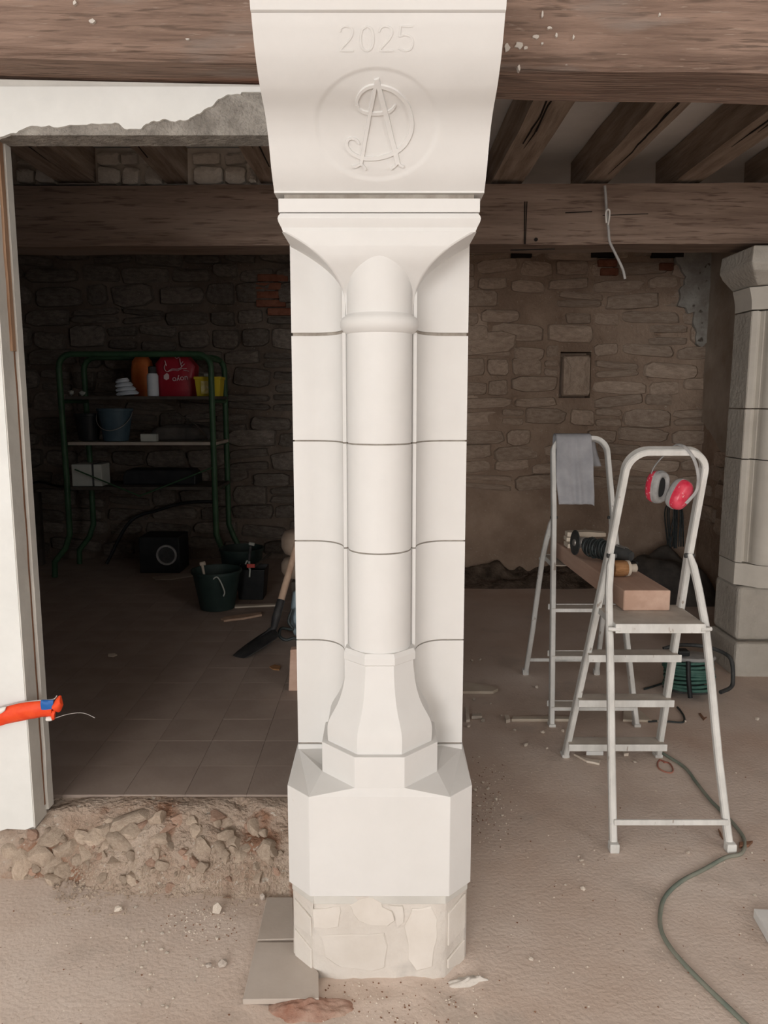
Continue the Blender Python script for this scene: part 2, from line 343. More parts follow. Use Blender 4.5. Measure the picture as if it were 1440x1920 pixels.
# ---- left room floor: bedding slab and its tiles
fl = MB().box(XL, -0.02, 2.62, YB + .1, -0.05, ZL - 0.004).build('floor_left', M['tilegap']); fl['kind'] = 'structure'
TS = 0.222
tile_me = [None] * 3
for k in range(3):
    b = MB(); e = 0.0006; s = TS / 2 - 0.0004
    b.loft([[(-s, -s, -0.02), (s, -s, -0.02), (s, s, -0.02), (-s, s, -0.02)], [(-s, -s, -e), (s, -s, -e), (s, s, -e), (-s, s, -e)],
            [(-s + e, -s + e, 0), (s - e, -s + e, 0), (s - e, s - e, 0), (-s + e, s - e, 0)]])
    tile_me[k] = b.mesh('floor_tile'); tile_me[k].materials.append(M['tile'])
ny_t, nx_t = 19, 15
rt = random.Random(3)
for j in range(ny_t):
    for i in range(nx_t):
        x = -0.02 - TS / 2 - i * TS - 0.02; y = 2.612 + TS / 2 + j * TS
        if y > YB: continue
        inst('tile', tile_me[(i + j) % 3], fl, (x, y, ZL + rt.uniform(-.0004, .0004)), (rt.uniform(-.0015, .0015), rt.uniform(-.0015, .0015), rt.choice((0, R(90)))))

# ---- back wall: mortar bed with pits, individual stones
NX0, NX1, NZ0, NZ1 = 1.535, 1.80, 1.615, 2.005   # niche
pits = [(random.uniform(-3.4, 2.5), random.uniform(0.7, 2.4), random.uniform(.02, .05)) for _ in range(150)]
def wall_y(x, z):
    y = YB + 0.014 * nz(x, z, 0, 3.0) + 0.008 * nz(x, z, 5, 11)
    for px, pz, pr in pits:
        if abs(x - px) < .1 and abs(z - pz) < .1:
            d = math.hypot((x - px), (z - pz) * 1.4)
            if d < pr: y += 0.05 * (1 - d / pr) ** 0.5
    if NX0 < x < NX1 and NZ0 < z < NZ1: y = YB + 0.16
    return y
wx = axis([(XL, NX0 - .002, .03), (NX0 - .002, NX0 + .002, .004), (NX0 + .002, NX1 - .002, .03), (NX1 - .002, NX1 + .002, .004), (NX1 + .002, XR + .05, .03)])
wz = axis([(-.05, NZ0 - .002, .03), (NZ0 - .002, NZ0 + .002, .004), (NZ0 + .002, NZ1 - .002, .03), (NZ1 - .002, NZ1 + .002, .004), (NZ1 + .002, 3.0, .03)])
wall_back = MB().grid(len(wx), len(wz), lambda i, j: (wx[i], wall_y(wx[i], wz[j]), wz[j])).build('wall_back', M['wallmortar'], smooth=60)
wall_back['kind'] = 'structure'
wall_back.data.materials.append(mat('shaded_mortar', (0.10, 0.075, 0.058), (0.19, 0.15, 0.12), 2.6, 0.97, 0.9, 38, 0.012, spots=[(60, 0.66, 0.05, (0.26, 0.225, 0.19))], spec=0.08))  # darker mortar copy, left bay's shade painted into the colour
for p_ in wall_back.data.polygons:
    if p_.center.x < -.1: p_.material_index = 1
wst = [stone_mesh('stone', M['wallstone'], 10 + k % 3, 1.0, 50 + k, 2.6 + (k % 4) * 0.9, 0.15) for k in range(26)]
wsl = [stone_mesh('stone', M['shadedstone'], 10 + k % 3, 1.0, 150 + k, 3, 0.15) for k in range(24)]
rs = random.Random(21); nst = 0
def course(x0, x1, z0, z1, hmin, hmax, wmin, wmax, dep, gap, prob=1.0):
    global nst
    z = z0
    while z < z1:
        h = rs.uniform(hmin, hmax); x = x0 + rs.uniform(-.1, .05)
        while x < x1:
            w = rs.uniform(wmin, wmax)
            if z + h > NZ0 - .01 and z < NZ1 + .01 and x < NX1 and x + w > NX0 - .01:
                if x < NX0 - .09: w = NX0 - .012 - x
                else: x = NX1 + .012
            cx, cz = x + w / 2, z + h / 2
            if rs.random() < prob and not (NX0 - w / 2 - .01 < cx < NX1 + w / 2 + .01 and NZ0 - h / 2 - .01 < cz < NZ1 + h / 2 + .01):
                hh = h * rs.uniform(.82, 1.08); d = dep * rs.uniform(.7, 1.35)
                two = h > .145 and rs.random() < .30
                for dz, f in (((-.27, .46), (.25, .46)) if two else ((0, 1),)):
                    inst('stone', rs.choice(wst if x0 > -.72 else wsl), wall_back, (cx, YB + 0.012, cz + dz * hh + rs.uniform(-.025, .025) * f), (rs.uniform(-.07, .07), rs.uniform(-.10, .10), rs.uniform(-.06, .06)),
                         (w - gap, d, hh * f - gap)); nst += 1
            x += w
        z += h
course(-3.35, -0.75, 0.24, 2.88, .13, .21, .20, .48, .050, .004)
course(-0.70, 0.66, 1.55, 2.80, .17, .24, .36, .6, .032, .006)
course(0.68, 2.66, 0.80, 2.86, .10, .18, .18, .52, .034, .002, 0.95)
# block standing in the niche
inst('niche_block', stone_mesh('niche_block', M['wallstone'], 14, 1.0, 9, 7.0, 0.03), wall_back, (1.674, YB + .012, 1.803), (0, 0, 0), (.245, .06, .350))
for bx, bz, bw in ((1.90, 2.74, .16), (1.92, 2.67, .15), (2.40, 2.71, .12), (-0.93, 2.62, .26), (-0.97, 2.55, .22), (-0.92, 2.48, .30), (-0.95, 2.41, .25), (-0.88, 2.34, .2)):
    MB().box(bx - bw / 2, bx + bw / 2, YB - .045, YB + .02, bz - .03, bz + .03).build('brick', M['redbrick'], wall_back, bevel=.008)
# lime patch near the right corner: a thin proud skin with a ragged outline
def ragged(pts, amp, seed, sub=8):
    out = []; n = len(pts)
    for i in range(n):
        a, b = Vector(pts[i]), Vector(pts[(i + 1) % n])
        for k in range(sub):
            p = a.lerp(b, k / sub); out.append((p.x + amp * nz(p.x, p.y, seed, 17), p.y + amp * nz(p.x, p.y, seed + 9, 17)))
    return out
lp = ragged([(2.44, 2.88), (2.80, 2.90), (2.80, 2.10), (2.70, 2.06), (2.64, 2.32), (2.52, 2.40), (2.56, 2.60)], .05, 3)
MB().prism_y(lp, YB - .05, YB + .01).build('plaster_patch', M['limewash'], wall_back)
# dark slots under the beam
for sx, sw in ((1.17, .17), (1.86, .2), (2.40, .26)):
    MB().box(sx - sw / 2, sx + sw / 2, YB - .062, YB, 2.785, 2.86).build('beam_pocket', M['crack'], wall_back)

# ---- side walls, front room walls, ceiling
MB().grid(40, 40, lambda i, j: (XR + .012 * nz(i * .2, j * .2, 3, 2), 3.2 + (YB - 3.2) * i / 39, -.05 + 3.05 * j / 39)).build('wall_right', M['wallmortar'], smooth=180)['kind'] = 'structure'
wr = bpy.data.objects['wall_right']
pw = ragged([(6.76, 2.92), (4.9, 2.92), (4.9, 1.45), (5.8, 1.35), (6.3, 1.15), (6.76, 1.42)], .05, 8)
MB().loft([[(XR - .03, a, b) for a, b in pw], [(XR + .02, a, b) for a, b in pw]]).build('plaster_coat', mat('stained_plaster', (0.32, 0.25, 0.19), (0.48, 0.41, 0.34), 2.2, 0.95, 0.4, 30, 0.006, spec=0.08), wr)
for k in range(26):
    inst('stone', rs.choice(wst), wr, (XR - .005, rs.uniform(5.0, 6.7), rs.uniform(.55, 1.2)), (0, 0, R(-90)), (rs.uniform(.18, .34), .03, rs.uniform(.1, .17)))
MB().box(XL - .1, XL, 2.6, YB + .1, -.05, 3.0).build('wall_left_back', M['wallmortar'])['kind'] = 'structure'
MB().box(-3.7, 2.9, -6.3, YB + .1, 2.955, 3.05).build('ceiling', M['ceiling'])['kind'] = 'structure'
# front room: outer walls with the window and door openings the daylight comes through
fw = MB()
fw.box(-.8, 4.2, -6.3, -6.1, -.05, 3.0).box(-3.3, -.8, -6.3, -6.1, 2.75, 3.0)
fw.build('wall_front', M['plaster'])['kind'] = 'structure'
fw = MB()
fw.box(-3.3, -3.2, -6.2, -1.7, -.05, 3.0).box(-3.3, -3.2, -.1, 2.42, -.05, 3.0).box(-3.3, -3.2, -1.7, -.1, -.05, .8).box(-3.3, -3.2, -1.7, -.1, 2.5, 3)
fw.build('wall_left_front', M['plaster'])['kind'] = 'structure'
fw = MB()
fw.box(4.1, 4.2, -6.2, -2.6, -.05, 3.0).box(4.1, 4.2, -.8, 2.7, -.05, 3.0).box(4.1, 4.2, -2.6, -.8, -.05, .8).box(4.1, 4.2, -2.6, -.8, 2.5, 3).box(2.8, 4.2, 2.6, 2.7, -.05, 3)
fw.build('wall_right_front', M['plaster'])['kind'] = 'structure'
MB().box(2.85, 4.2, -6.2, 2.7, -.05, 0).box(2.9, 4.2, -6.3, 2.7, 2.955, 3.05).build('floor_bay', M['floor'])['kind'] = 'structure'

# ---- left wall (white lintel and jamb of the opening)
XJ = -1.16; ZLIN = 2.372; YF = 2.42; YK = 2.52
wl = MB()
wl.box(-3.3, XJ, YF, YK, .17, 2.512)
wl.box(XJ, -0.266, YF, YK, ZLIN, 2.512)
wall_left = wl.build('wall_left', M['cement']); wall_left['kind'] = 'structure'
# plaster skin on its face, broken away along the lower edge
edge_px = [(-10, 262), (22, 254), (50, 243), (72, 238), (110, 240), (150, 236), (190, 234), (225, 233), (235, 243), (262, 244), (285, 230), (312, 226), (330, 231), (355, 226), (372, 215), (392, 205), (415, 186), (430, 180), (452, 178), (462, 166), (500, 163)]
skin = []
for (u, v) in edge_px:
    p = P(u, v, YF); skin.append((p.x, p.z))
fine = []
for i in range(len(skin) - 1):
    for k in range(5):
        t = k / 5; x = skin[i][0] * (1 - t) + skin[i + 1][0] * t; z = skin[i][1] * (1 - t) + skin[i + 1][1] * t
        fine.append((x, min(2.488, z + .006 * nz(x, z, 1, 60))))
fine.append((skin[-1][0], 2.492))
x0 = XJ
top = [(fine[-1][0], 2.53), (-3.3, 2.53), (-3.3, .175), (XJ - .03, .165)]
rag = [(XJ - .45 + .06 * k, .17 + .012 * math.sin(k * 2.2)) for k in range(8)]
jamb = [(XJ, .165 + .02), (XJ, ZLIN - .02)]
poly = [(XJ, .185), (XJ, ZLIN - .012)] + [q for q in fine if q[0] > XJ + .005] + [(fine[-1][0], 2.503), (-3.3, 2.503), (-3.3, .17)] + rag
MB().prism_y(poly, YF - .010, YF + .004).build('plaster_skin', M['plaster'], wall_left)
MB().box(XJ - .002, XJ + .004, YF - .008, YK - .02, .18, ZLIN).build('reveal_plaster', M['edgeplaster'], wall_left)
# wooden frame strip on the rear arris of the reveal
st = [(XJ + .002, z, YK - .026 + .004 * nz(z, 0, 0, 5)) for z in np.linspace(.20, ZLIN, 30)]
MB().loft([[(a, y, z), (a + .014 + .003 * nz(z, 3, 0, 6), y, z), (a + .014, YK + .012, z), (a, YK + .012, z)] for a, z, y in st]).build('trim_1', M['edgeplaster'])['kind'] = 'structure'
MB().loft([[(XJ + .001, YK - .055 + .006 * nz(z, 1, 0, 9), z), (XJ + .012, YK - .055 + .006 * nz(z, 1, 0, 9), z), (XJ + .010, YK - .027, z), (XJ + .001, YK - .027, z)] for z in np.linspace(1.75, ZLIN, 14)]).build('trim_2', M['rawwood'])['kind'] = 'structure'
MB().loft([[(XJ + .001, YK - .034 + .003 * nz(z, 1, 0, 9), z), (XJ + .006, YK - .034 + .003 * nz(z, 1, 0, 9), z), (XJ + .006, YK - .027 + .003 * nz(z, 1, 0, 9), z), (XJ + .001, YK - .027, z)] for z in np.linspace(.22, 1.80, 40)]).build('trim_3', M['rustwood'])['kind'] = 'structure'
MB().loft([[(x, YF - .003, 2.503), (x, YK, 2.503), (x, YK, 2.507 - .02 * x - .004), (x, YF - .003, 2.507 - .02 * x - .004)] for x in (-3.25, -.268)]).build('lintel_bed', M['edgeplaster'], wall_left)

# ================================================================== THE PILLAR
XC = 0.0                                     # axis
YE, YFIL, RS, HW = 2.24, 2.127, 0.0875, 0.2505   # block face, fillet plane, shaft radius, half width
YBK = 2.60                                   # back of the pillar
def zat(v, Y): return P(712, v, Y).z
pillar = thing('stone_pillar', 'white carved limestone pillar with a half-round shaft, dated corbel and octagonal base', 'pillar', (XC, 2.2, 0), kind='thing')

def shaft_plan(shaft=True, off=0.0):
    h = []
    if shaft:
        for k in range(13):
            a = R(90 - 90 * k / 12); h.append((RS * math.cos(a), YFIL - RS * math.sin(a)))
        h += [(RS + .001, YFIL + .006), (RS + .004, YFIL + .001)]
    else:
        h += [(0, YFIL), (RS, YFIL)]
    h += [(RS + .013, YFIL), (RS + .0135, YFIL + .004)]
    a_, b_ = .092, YE - YFIL - .006; cx = RS + .0135 + a_
    for k in range(1, 13):
        t = R(90 * k / 12); h.append((cx - a_ * math.cos(t), YFIL + .006 + b_ * math.sin(t)))
    h += [(HW, YE), (HW, YBK)]
    pts = [(-x, y) for x, y in reversed(h)] + [(x, y) for x, y in h if x > 1e-6]
    return pts
plan, plan0 = shaft_plan(), shaft_plan(False)
zj = [zat(v, YE) for v in (627, 826.5, 1014, 1199.5, 1393)]
G = 0.0022
for i in range(3):
    MB().prism(plan, zj[i + 1] + G, zj[i] - (G if i else .0045)).build('shaft_block', M['limestone'], pillar, smooth=28)
# lowest course: the cavetto flanks only, the moulded base stands in front of it
MB().prism(plan0, zj[4] + G, zj[3] - G).build('shaft_block', M['limestone'], pillar, smooth=28)
# recessed mortar core seen in the open joints
core = [(x * .985, y + .007) for x, y in plan]
MB().prism(core, zj[4] - .02, zj[0] + .02).build('mortar_core', M['joint'], pillar)
MB().box(-.245, .245, YE + .006, YBK - .01, zj[4] - .03, zj[4] + .01).build('bed_joint', M['joint'], pillar)

# ---- octagonal moulded base
YO = 2.132
def octa(ap, z, n=8):
    r = ap / math.cos(R(22.5)); return [(r * math.cos(R(22.5 + 45 * k)), YO + r * math.sin(R(22.5 + 45 * k)), z) for k in range(8)]
def roundring(r, z):
    # eight-sided order, but lying on a circle
    return [(r * math.cos(R(22.5 + 45 * k)), YO + r * math.sin(R(22.5 + 45 * k)), z) for k in range(8)]
zs = zj[3]
z0 = P(707, 1478, YO - .163).z
zt = P(707, 1420, YO - .163).z
prof = [(.163, z0), (.163, zt), (.1455, zt - .001), (.1465, zt + .006), (.1475, zt + .026), (.1475, zt + .042), (.1455, zt + .054), (.1410, zt + .066), (.1355, zt + .076), (.129, zt + .087),
        (.120, zt + .103), (.1115, zt + .123), (.1045, zt + .147), (.0990, zt + .175), (.0955, zt + .205), (.0938, zt + .232)]
ztop = prof[-1][1]
MB().loft([octa(.163, z0), octa(.163, zt)]).build('plinth', M['limestone'], pillar, bevel=.0015)
MB().loft([octa(a, z) for a, z in prof[2:]]).build('flared_base', M['limestone'], pillar, smooth=20)
MB().loft([octa(.0925, ztop - .002), octa(.1000, ztop + .003), octa(.1000, ztop + .022), octa(.0945, ztop + .034)]).build('octagonal_collar', M['limestone'], pillar)
# short run of shaft standing on the collar
MB().lathe([(RS, ztop + .030), (RS, zj[3] + G)], (0, YFIL, 0), 48).build('shaft_foot', M['limestone'], pillar, smooth=40)

# ---- base block with chamfered corners and a weathered top
ZB0 = P(707, 1681, 1.962).z
def base_plan(hw, yf, ch, yb): return [(-hw, yb), (-hw, yf + ch), (-hw + ch, yf), (hw - ch, yf), (hw, yf + ch), (hw, yb)]
bp = base_plan(.258, 1.962, .066, YBK)
b = MB()
zc = P(580, 1494.5, 1.962).z
lo = [(x, y, ZB0) for x, y in bp]; hi = [(x, y, zc) for x, y in bp]
rg = z0 + .001
inn = [(-.2505, YBK), (-.2505, YE), (-.163, YO - .067), (-.067, YO - .163), (.067, YO - .163), (.163, YO - .067), (.2505, YE), (.2505, YBK)]
vs = lo + hi + [(x, y, zc + .006 if abs(x) > .2 else rg) for x, y in inn]
# lo 0-5, hi 6-11, inn 12-19
fs = [(i, (i + 1) % 6, 6 + (i + 1) % 6, 6 + i) for i in range(6)] + [(5, 4, 3, 2, 1, 0)]
fs += [(6, 7, 13, 12), (7, 8, 13), (8, 14, 13), (8, 15, 14), (8, 9, 16, 15), (9, 17, 16), (9, 10, 18), (9, 18, 17), (10, 11, 19, 18), (12, 13, 14, 15, 16, 17, 18, 19), (11, 6, 12, 19)]
b.add(vs, fs); MB().prism(plan0, zc - .004, zj[4] - .004).build('base_upstand', M['limestone'], pillar, smooth=28); b.build('base_block', M['limestone'], pillar, bevel=.0015)

# ---- foot of rendered rubble under the base block
fp = base_plan(.249, 1.968, .068, YBK)
rings = []
def dens(poly, n):
    out = []
    for i in range(len(poly)):
        a, c = poly[i], poly[(i + 1) % len(poly)]
        for k in range(n): out.append((a[0] + (c[0] - a[0]) * k / n, a[1] + (c[1] - a[1]) * k / n))
    return out
fd = dens(fp, 8)
for k in range(13):
    z = -.04 + (ZB0 + .038) * k / 12
    rings.append([(x * (1 + .006 * nz(x, y, z, 9)), y + .005 * nz(x, y, z + 3, 10), z) for x, y in fd])
foot = MB().loft(rings).build('foot', M['footmortar'], pillar, smooth=50)
band = base_plan(.2505, 1.9655, .0675, YBK)
MB().prism(band, ZB0 - .026, ZB0 - .0005).build('mortar_band', M['edgeplaster'], foot, bevel=.002)
# the stones that show through its render: thin proud faces
for pts, ch in (([(552, 1688), (570, 1690), (585, 1706), (638, 1701), (640, 1712), (632, 1738), (610, 1743), (588, 1742), (570, 1722), (556, 1706)], 0), ([(655, 1699), (672, 1688), (700, 1685), (716, 1696), (718, 1705), (735, 1712), (742, 1728), (728, 1738), (700, 1736), (672, 1727), (660, 1715)], 0),
            ([(760, 1740), (770, 1707), (810, 1702), (822, 1725), (818, 1770), (808, 1815), (780, 1822), (764, 1800)], 0), ([(600, 1756), (720, 1752), (726, 1775), (722, 1815), (700, 1822), (640, 1815), (606, 1795)], 0),
            ([(728, 1700), (755, 1702), (758, 1730), (748, 1742), (740, 1715)], 0)):
    q = [P(u, v, 1.962) for u, v in pts]
    poly = ragged([(min(max(p.x, -.185), .185), p.z) for p in q], .007, 4, 4)
    MB().loft([[(x, 1.975, z) for x, z in poly], [(x, 1.9665, z) for x, z in poly], [(sum(a for a, _ in poly) / len(poly) * .04 + x * .96, 1.9645, sum(c for _, c in poly) / len(poly) * .04 + z * .96) for x, z in poly]]).build('stone', M['footstone'], foot)
for sgn, zz in ((1, (.07, .10, .205)), (1, (.0, -.01, .062)), (-1, (.10, .11, .19)), (-1, (.0, -.02, .095))):
    # corner stones on the chamfered faces
    a = Vector((sgn * .184, 1.966, 0)); c = Vector((sgn * .251, 2.034, 0)); nrm = Vector((sgn * .7, -.7, 0)) * .005
    q = [a.lerp(c, .12), a.lerp(c, .9)]
    pts = [(q[0], zz[0] + .01), (q[1], zz[1]), (q[1], zz[2]), (q[0], zz[2] - .025)]
    MB().loft([[(p.x - nrm.x, p.y - nrm.y, z) for p, z in pts], [(p.x + nrm.x * .35, p.y + nrm.y * .35, z) for p, z in pts]]).build('stone', M['footstone'], foot, bevel=.002)

# ---- capital: block behind, necking ring, bell and abacus
ZCB = zj[0] + .0045
YAB = 2.030
zab_t = P(712, 372, YAB).z; zab_b = P(712, 399, YAB).z
zlip = P(712, 447, 2.12).z
MB().prism(plan, ZCB, zlip + .02).build('capital_block', M['limestone'], pillar, smooth=28)
zn = P(712, 600, YFIL - RS - .01).z          # necking ring centre
MB().lathe([(RS - .002, zn - .030), (RS + .004, zn - .026), (RS + .013, zn - .018), (RS + .0185, zn - .008), (RS + .018, zn + .004), (RS + .012, zn + .013), (RS + .003, zn + .019), (RS - .001, zn + .024), (RS - .004, zn + .03)], (0, YFIL, 0), 56).build('necking_ring', M['limestone'], pillar, smooth=40)
# bell: from the half-round shaft to the straight abacus
zb0, zb1 = zn + .022, zab_b
def bell_ring(t, z):
    g = t ** 2.5
    hw = RS + .002 + (HW - .004 - (RS + .002)) * g
    uu = max(0, (t - .28) / .42); fy = .004 + .0905 * uu / (1 + uu ** 8) ** .125
    ch = .006 + .004 * t
    return [(-hw, YE + .04, z), (-hw, YFIL - max(fy - ch, 0), z), (-hw + ch * .3, YFIL - max(fy - ch * .3, 0), z), (-hw + ch, YFIL - fy, z), (hw - ch, YFIL - fy, z), (hw - ch * .3, YFIL - max(fy - ch * .3, 0), z), (hw, YFIL - max(fy - ch, 0), z), (hw, YE + .04, z)]
br = []
N_ = 26
for k in range(N_ + 1):
    t = k / N_; z = zb0 + (zlip - zb0) * (k / N_)
    br.append(bell_ring(t, z))
MB().loft(br).build('bell', M['limestone'], pillar, smooth=35)
def rect_ring(hw, y, z): return [(-hw, YBK, z), (-hw, y, z), (hw, y, z), (hw, YBK, z)]
hb = HW - .004
ab = [(hb - .004, YFIL - .0945, zlip - .002), (hb + .001, YAB + .006, zlip + .010), (hb + .007, YAB - .003, zlip + .022), (hb + .0085, YAB - .006, zlip + .030), (hb + .0065, YAB - .004, zlip + .037), (hb + .0015, YAB, zab_b - .001)]
ab = [(h, y, zlip + (z - zlip) * (zab_b - zlip) / .045 if k < 5 else z) for k, (h, y, z) in enumerate(ab)]
MB().loft([rect_ring(*a) for a in ab]).build('abacus_moulding', M['limestone'], pillar, smooth=35)
MB().loft([rect_ring(hb + .0065, YAB - .001, zab_b + .001), rect_ring(hb + .0065, YAB - .001, zab_t)]).build('abacus', M['limestone'], pillar, bevel=.002)

# ---- corbel with the carved date and monogram
CW = 0.2635
cprof = [(2.034, 2.1125), (2.0335, 2.117), (1.994, 2.155), (1.947, 2.220), (1.901, 2.257), (1.833, 2.288), (1.782, 2.326), (1.749, 2.368), (1.735, 2.393)]
cp = [(p.y, p.z) for p in bez([Vector((0, y, z)) for y, z in cprof[1:]], 26)]
cp = [cprof[0]] + cp
nxc = 150
def surf(u, v):
    """pixel on the corbel face -> point and outward normal"""
    d = _dir(u, v); best = None
    for (ya, za), (yb, zb) in zip(cp[:-1], cp[1:]):
        fa = (za - CAMZ) - d.z / d.y * ya; fb = (zb - CAMZ) - d.z / d.y * yb
        if fa * fb <= 0:
            t = fa / (fa - fb) if fa != fb else 0
            y = ya + (yb - ya) * t; z = za + (zb - za) * t
            n = Vector((0, -(zb - za), (yb - ya))).normalized()
            if n.y > 0: n = -n
            best = (Vector((0.012 + d.x * y / d.y, y, z)), n)
    return best
def sm(a, b_, x):
    t = min(1, max(0, (x - a) / (b_ - a))); return t * t * (3 - 2 * t)
rows = []
for k, (y, z) in enumerate(cp):
    a, c = cp[max(k - 1, 0)], cp[min(k + 1, len(cp) - 1)]
    n = Vector((0, -(c[1] - a[1]), (c[0] - a[0]))).normalized()
    if n.y > 0: n = -n
    row = []
    for i in range(nxc):
        x = -CW + 2 * CW * i / (nxc - 1)
        u, v = PIX((x, y, z))
        r = math.hypot((u - 707) / 120, (v - 233) / 109)
        h = -0.0028 * (1 - sm(.90, 1.0, r)) * (0.45 + 0.55 * sm(.2, .95, r))    # dished medallion
        row.append(Vector((x, y, z)) + n * h)
    rows.append(row)
b = MB()
nr = len(rows)
YCB = 2.55
fas = [(1.735, 2.3935), (1.728, 2.396), (1.727, 2.399), (1.7255, 2.402), (1.716, 2.43), (1.70, 2.46), (1.685, 2.475), (1.685, 2.60)]
b.grid(nxc, nr, lambda i, j: rows[j][i])
for side in (0, nxc - 1):
    vs, fs = [], []
    for j in range(nr): vs += [rows[j][side], Vector((rows[j][side].x, YCB, rows[j][side].z))]
    for j in range(nr - 1): fs.append((2 * j, 2 * j + 1, 2 * j + 3, 2 * j + 2))
    b.add(vs, fs)
zt_ = rows[-1][0].z
b.add([(-CW, rows[0][0].y, 2.1125), (CW, rows[0][0].y, 2.1125), (CW, YCB, 2.1125), (-CW, YCB, 2.1125)], [(0, 1, 2, 3)])
b.add([(-CW, rows[-1][0].y, zt_), (CW, rows[-1][0].y, zt_), (CW, YCB, zt_), (-CW, YCB, zt_)], [(0, 1, 2, 3)])
corbel = b.build('corbel', M['limestone'], pillar, smooth=40)
MB().loft([[(-CW - .0005, y, z), (CW + .0005, y, z), (CW + .0005, 2.25, z), (-CW - .0005, 2.25, z)] for y, z in fas]).build('corbel_fascia', M['limestone'], pillar, smooth=35)
MB().box(-CW, CW, 2.25, YCB, zt_ - .001, 2.492).build('corbel_seat', M['limestone'], pillar)
MB().box(-.24, .24, 2.05, YBK - .03, zab_t - .002, 2.114).build('bed_joint', M['joint'], pillar)

def ribbon(mb, pts, w, h, closed=False, taper=None):
    q = [Vector((u, v, 0)) for u, v in pts]; L_ = []; n = len(q)
    for i, p in enumerate(q):
        if closed: d = q[(i + 1) % n] - q[i - 1]
        else: d = q[min(i + 1, n - 1)] - q[max(i - 1, 0)]
        d.normalize(); s_ = Vector((-d.y, d.x, 0)); ww = w * (taper(i / (n - 1)) if taper else 1)
        ring = []
        for off, hh in ((-1, -.0035), (-.78, 1), (.78, 1), (1, -.0035)):
            e = p + s_ * off * ww / 2; r = surf(e.x, e.y)
            if r is None: return
            ring.append(r[0] + r[1] * (h if hh == 1 else hh - .001))
        L_.append(ring)
    if closed: L_.append(L_[0])
    mb.loft(L_, caps=not closed)
def sp(pts, n=8): return [(p.x, p.y) for p in bez([Vector((u, v, 0)) for u, v in pts], n)]
mg = MB(); HH = 0.0024
ribbon(mg, sp([(672, 200), (669, 190), (676, 174), (692, 163), (712, 162), (738, 170), (757, 187), (768, 208), (772, 232), (768, 254), (756, 274), (736, 288), (710, 296), (684, 297), (664, 290), (652, 278), (650, 266), (657, 259), (668, 262), (674, 270)], 6), 8, HH,
       taper=lambda t: .45 + .75 * math.sin(math.pi * min(1, max(0, t))) ** .7)
ribbon(mg, [(706, 150), (703, 165), (698, 190), (692, 220), (686, 255), (680, 290), (676, 310)], 8, HH * 1.15)
ribbon(mg, [(706, 148), (711, 165), (717, 190), (725, 220), (733, 255), (741, 285), (746, 308)], 11, HH * 1.15)
ribbon(mg, sp([(668, 196), (674, 205), (686, 211), (706, 213), (726, 210), (736, 204), (741, 196)], 5), 7, HH, taper=lambda t: .5 + .6 * math.sin(math.pi * t))
ribbon(mg, sp([(660, 313), (668, 312), (676, 308), (682, 312), (686, 318)], 4), 5, HH)
ribbon(mg, sp([(732, 317), (739, 312), (746, 306), (751, 310), (757, 313)], 4), 5, HH)
mg.build('monogram', M['limestone'], corbel, smooth=25)
dt = MB()
def digit(two, x, w=26, y0=49, h=46):
    if two == '2': return sp([(x, y0 + 11), (x + 3, y0 + 3), (x + w * .45, y0), (x + w * .85, y0 + 4), (x + w * .92, y0 + 14), (x + w * .7, y0 + 25), (x + w * .3, y0 + 36), (x, y0 + h)], 4) + [(x + w * .5, y0 + h), (x + w, y0 + h)]
    if two == '0': return sp([(x + w * .5, y0), (x + w * .85, y0 + 6), (x + w * .97, y0 + h * .5), (x + w * .85, y0 + h - 6), (x + w * .5, y0 + h), (x + w * .15, y0 + h - 6), (x + w * .03, y0 + h * .5), (x + w * .15, y0 + 6)], 4)
    return [(x + w, y0), (x + w * .5, y0), (x + 3, y0)] + sp([(x + 1, y0 + 20), (x + w * .4, y0 + 16), (x + w * .85, y0 + 20), (x + w, y0 + 31), (x + w * .85, y0 + 42), (x + w * .45, y0 + h), (x, y0 + h - 5)], 4)
for ch, x in (('2', 637), ('0', 675), ('2', 711), ('5', 748)):
    ribbon(dt, digit(ch, x), 4.2, .0016, closed=(ch == '0'))
dt.build('carved_date', M['limestone'], corbel, smooth=25)
ck = MB()
ribbon(ck, sp([(819, 24), (822, 36), (822, 48), (819, 58), (817, 70)], 4), 1.6, .0003); ck.build('hairline_crack', M['joint'], corbel)

# ================================================================== SECOND PILLAR (right, under the back beam)
p2 = thing('stone_pillar', 'rough grey-white limestone pillar with fluted front, standing at the right edge below the back beam', 'pillar', (2.25, 4.5, 0), kind='thing')
BX0, BX1 = 2.065, 2.62
MB().prism([(BX0 - .01, 4.70), (BX0 - .01, 4.33), (BX1, 4.31), (BX1, 4.70)], -.03, .20).build('foot', M['pillartwo'], p2, bevel=.02)
MB().prism([(BX0, 4.69), (BX0, 4.36), (BX1, 4.36), (BX1, 4.69)], .204, .525).build('base_block', M['pillartwo'], p2, bevel=.03, seg=3)
def p2plan(x0, flute=True):
    pts = [(x0, 4.63), (x0, 4.42)]
    if flute: pts += [(x0 + .022, 4.405), (x0 + .030, 4.405), (x0 + .034, 4.425), (x0 + .050, 4.428), (x0 + .060, 4.405), (x0 + .066, 4.405), (x0 + .070, 4.39)] + [(x0 + .16 - .09 * math.cos(R(t)), 4.385 - .085 * math.sin(R(t))) for t in range(0, 181, 15)] + [(x0 + .254, 4.405), (x0 + .30, 4.42)]
    else: pts += [(x0 + .03, 4.40), (x0 + .05, 4.385), (x0 + .10, 4.33), (x0 + .16, 4.31), (x0 + .22, 4.33), (x0 + .30, 4.42)]
    return pts + [(2.62, 4.42), (2.62, 4.63)]
XS2 = 2.058
zz2 = [.53, .66, 1.262, 1.548, 2.09, 2.27]
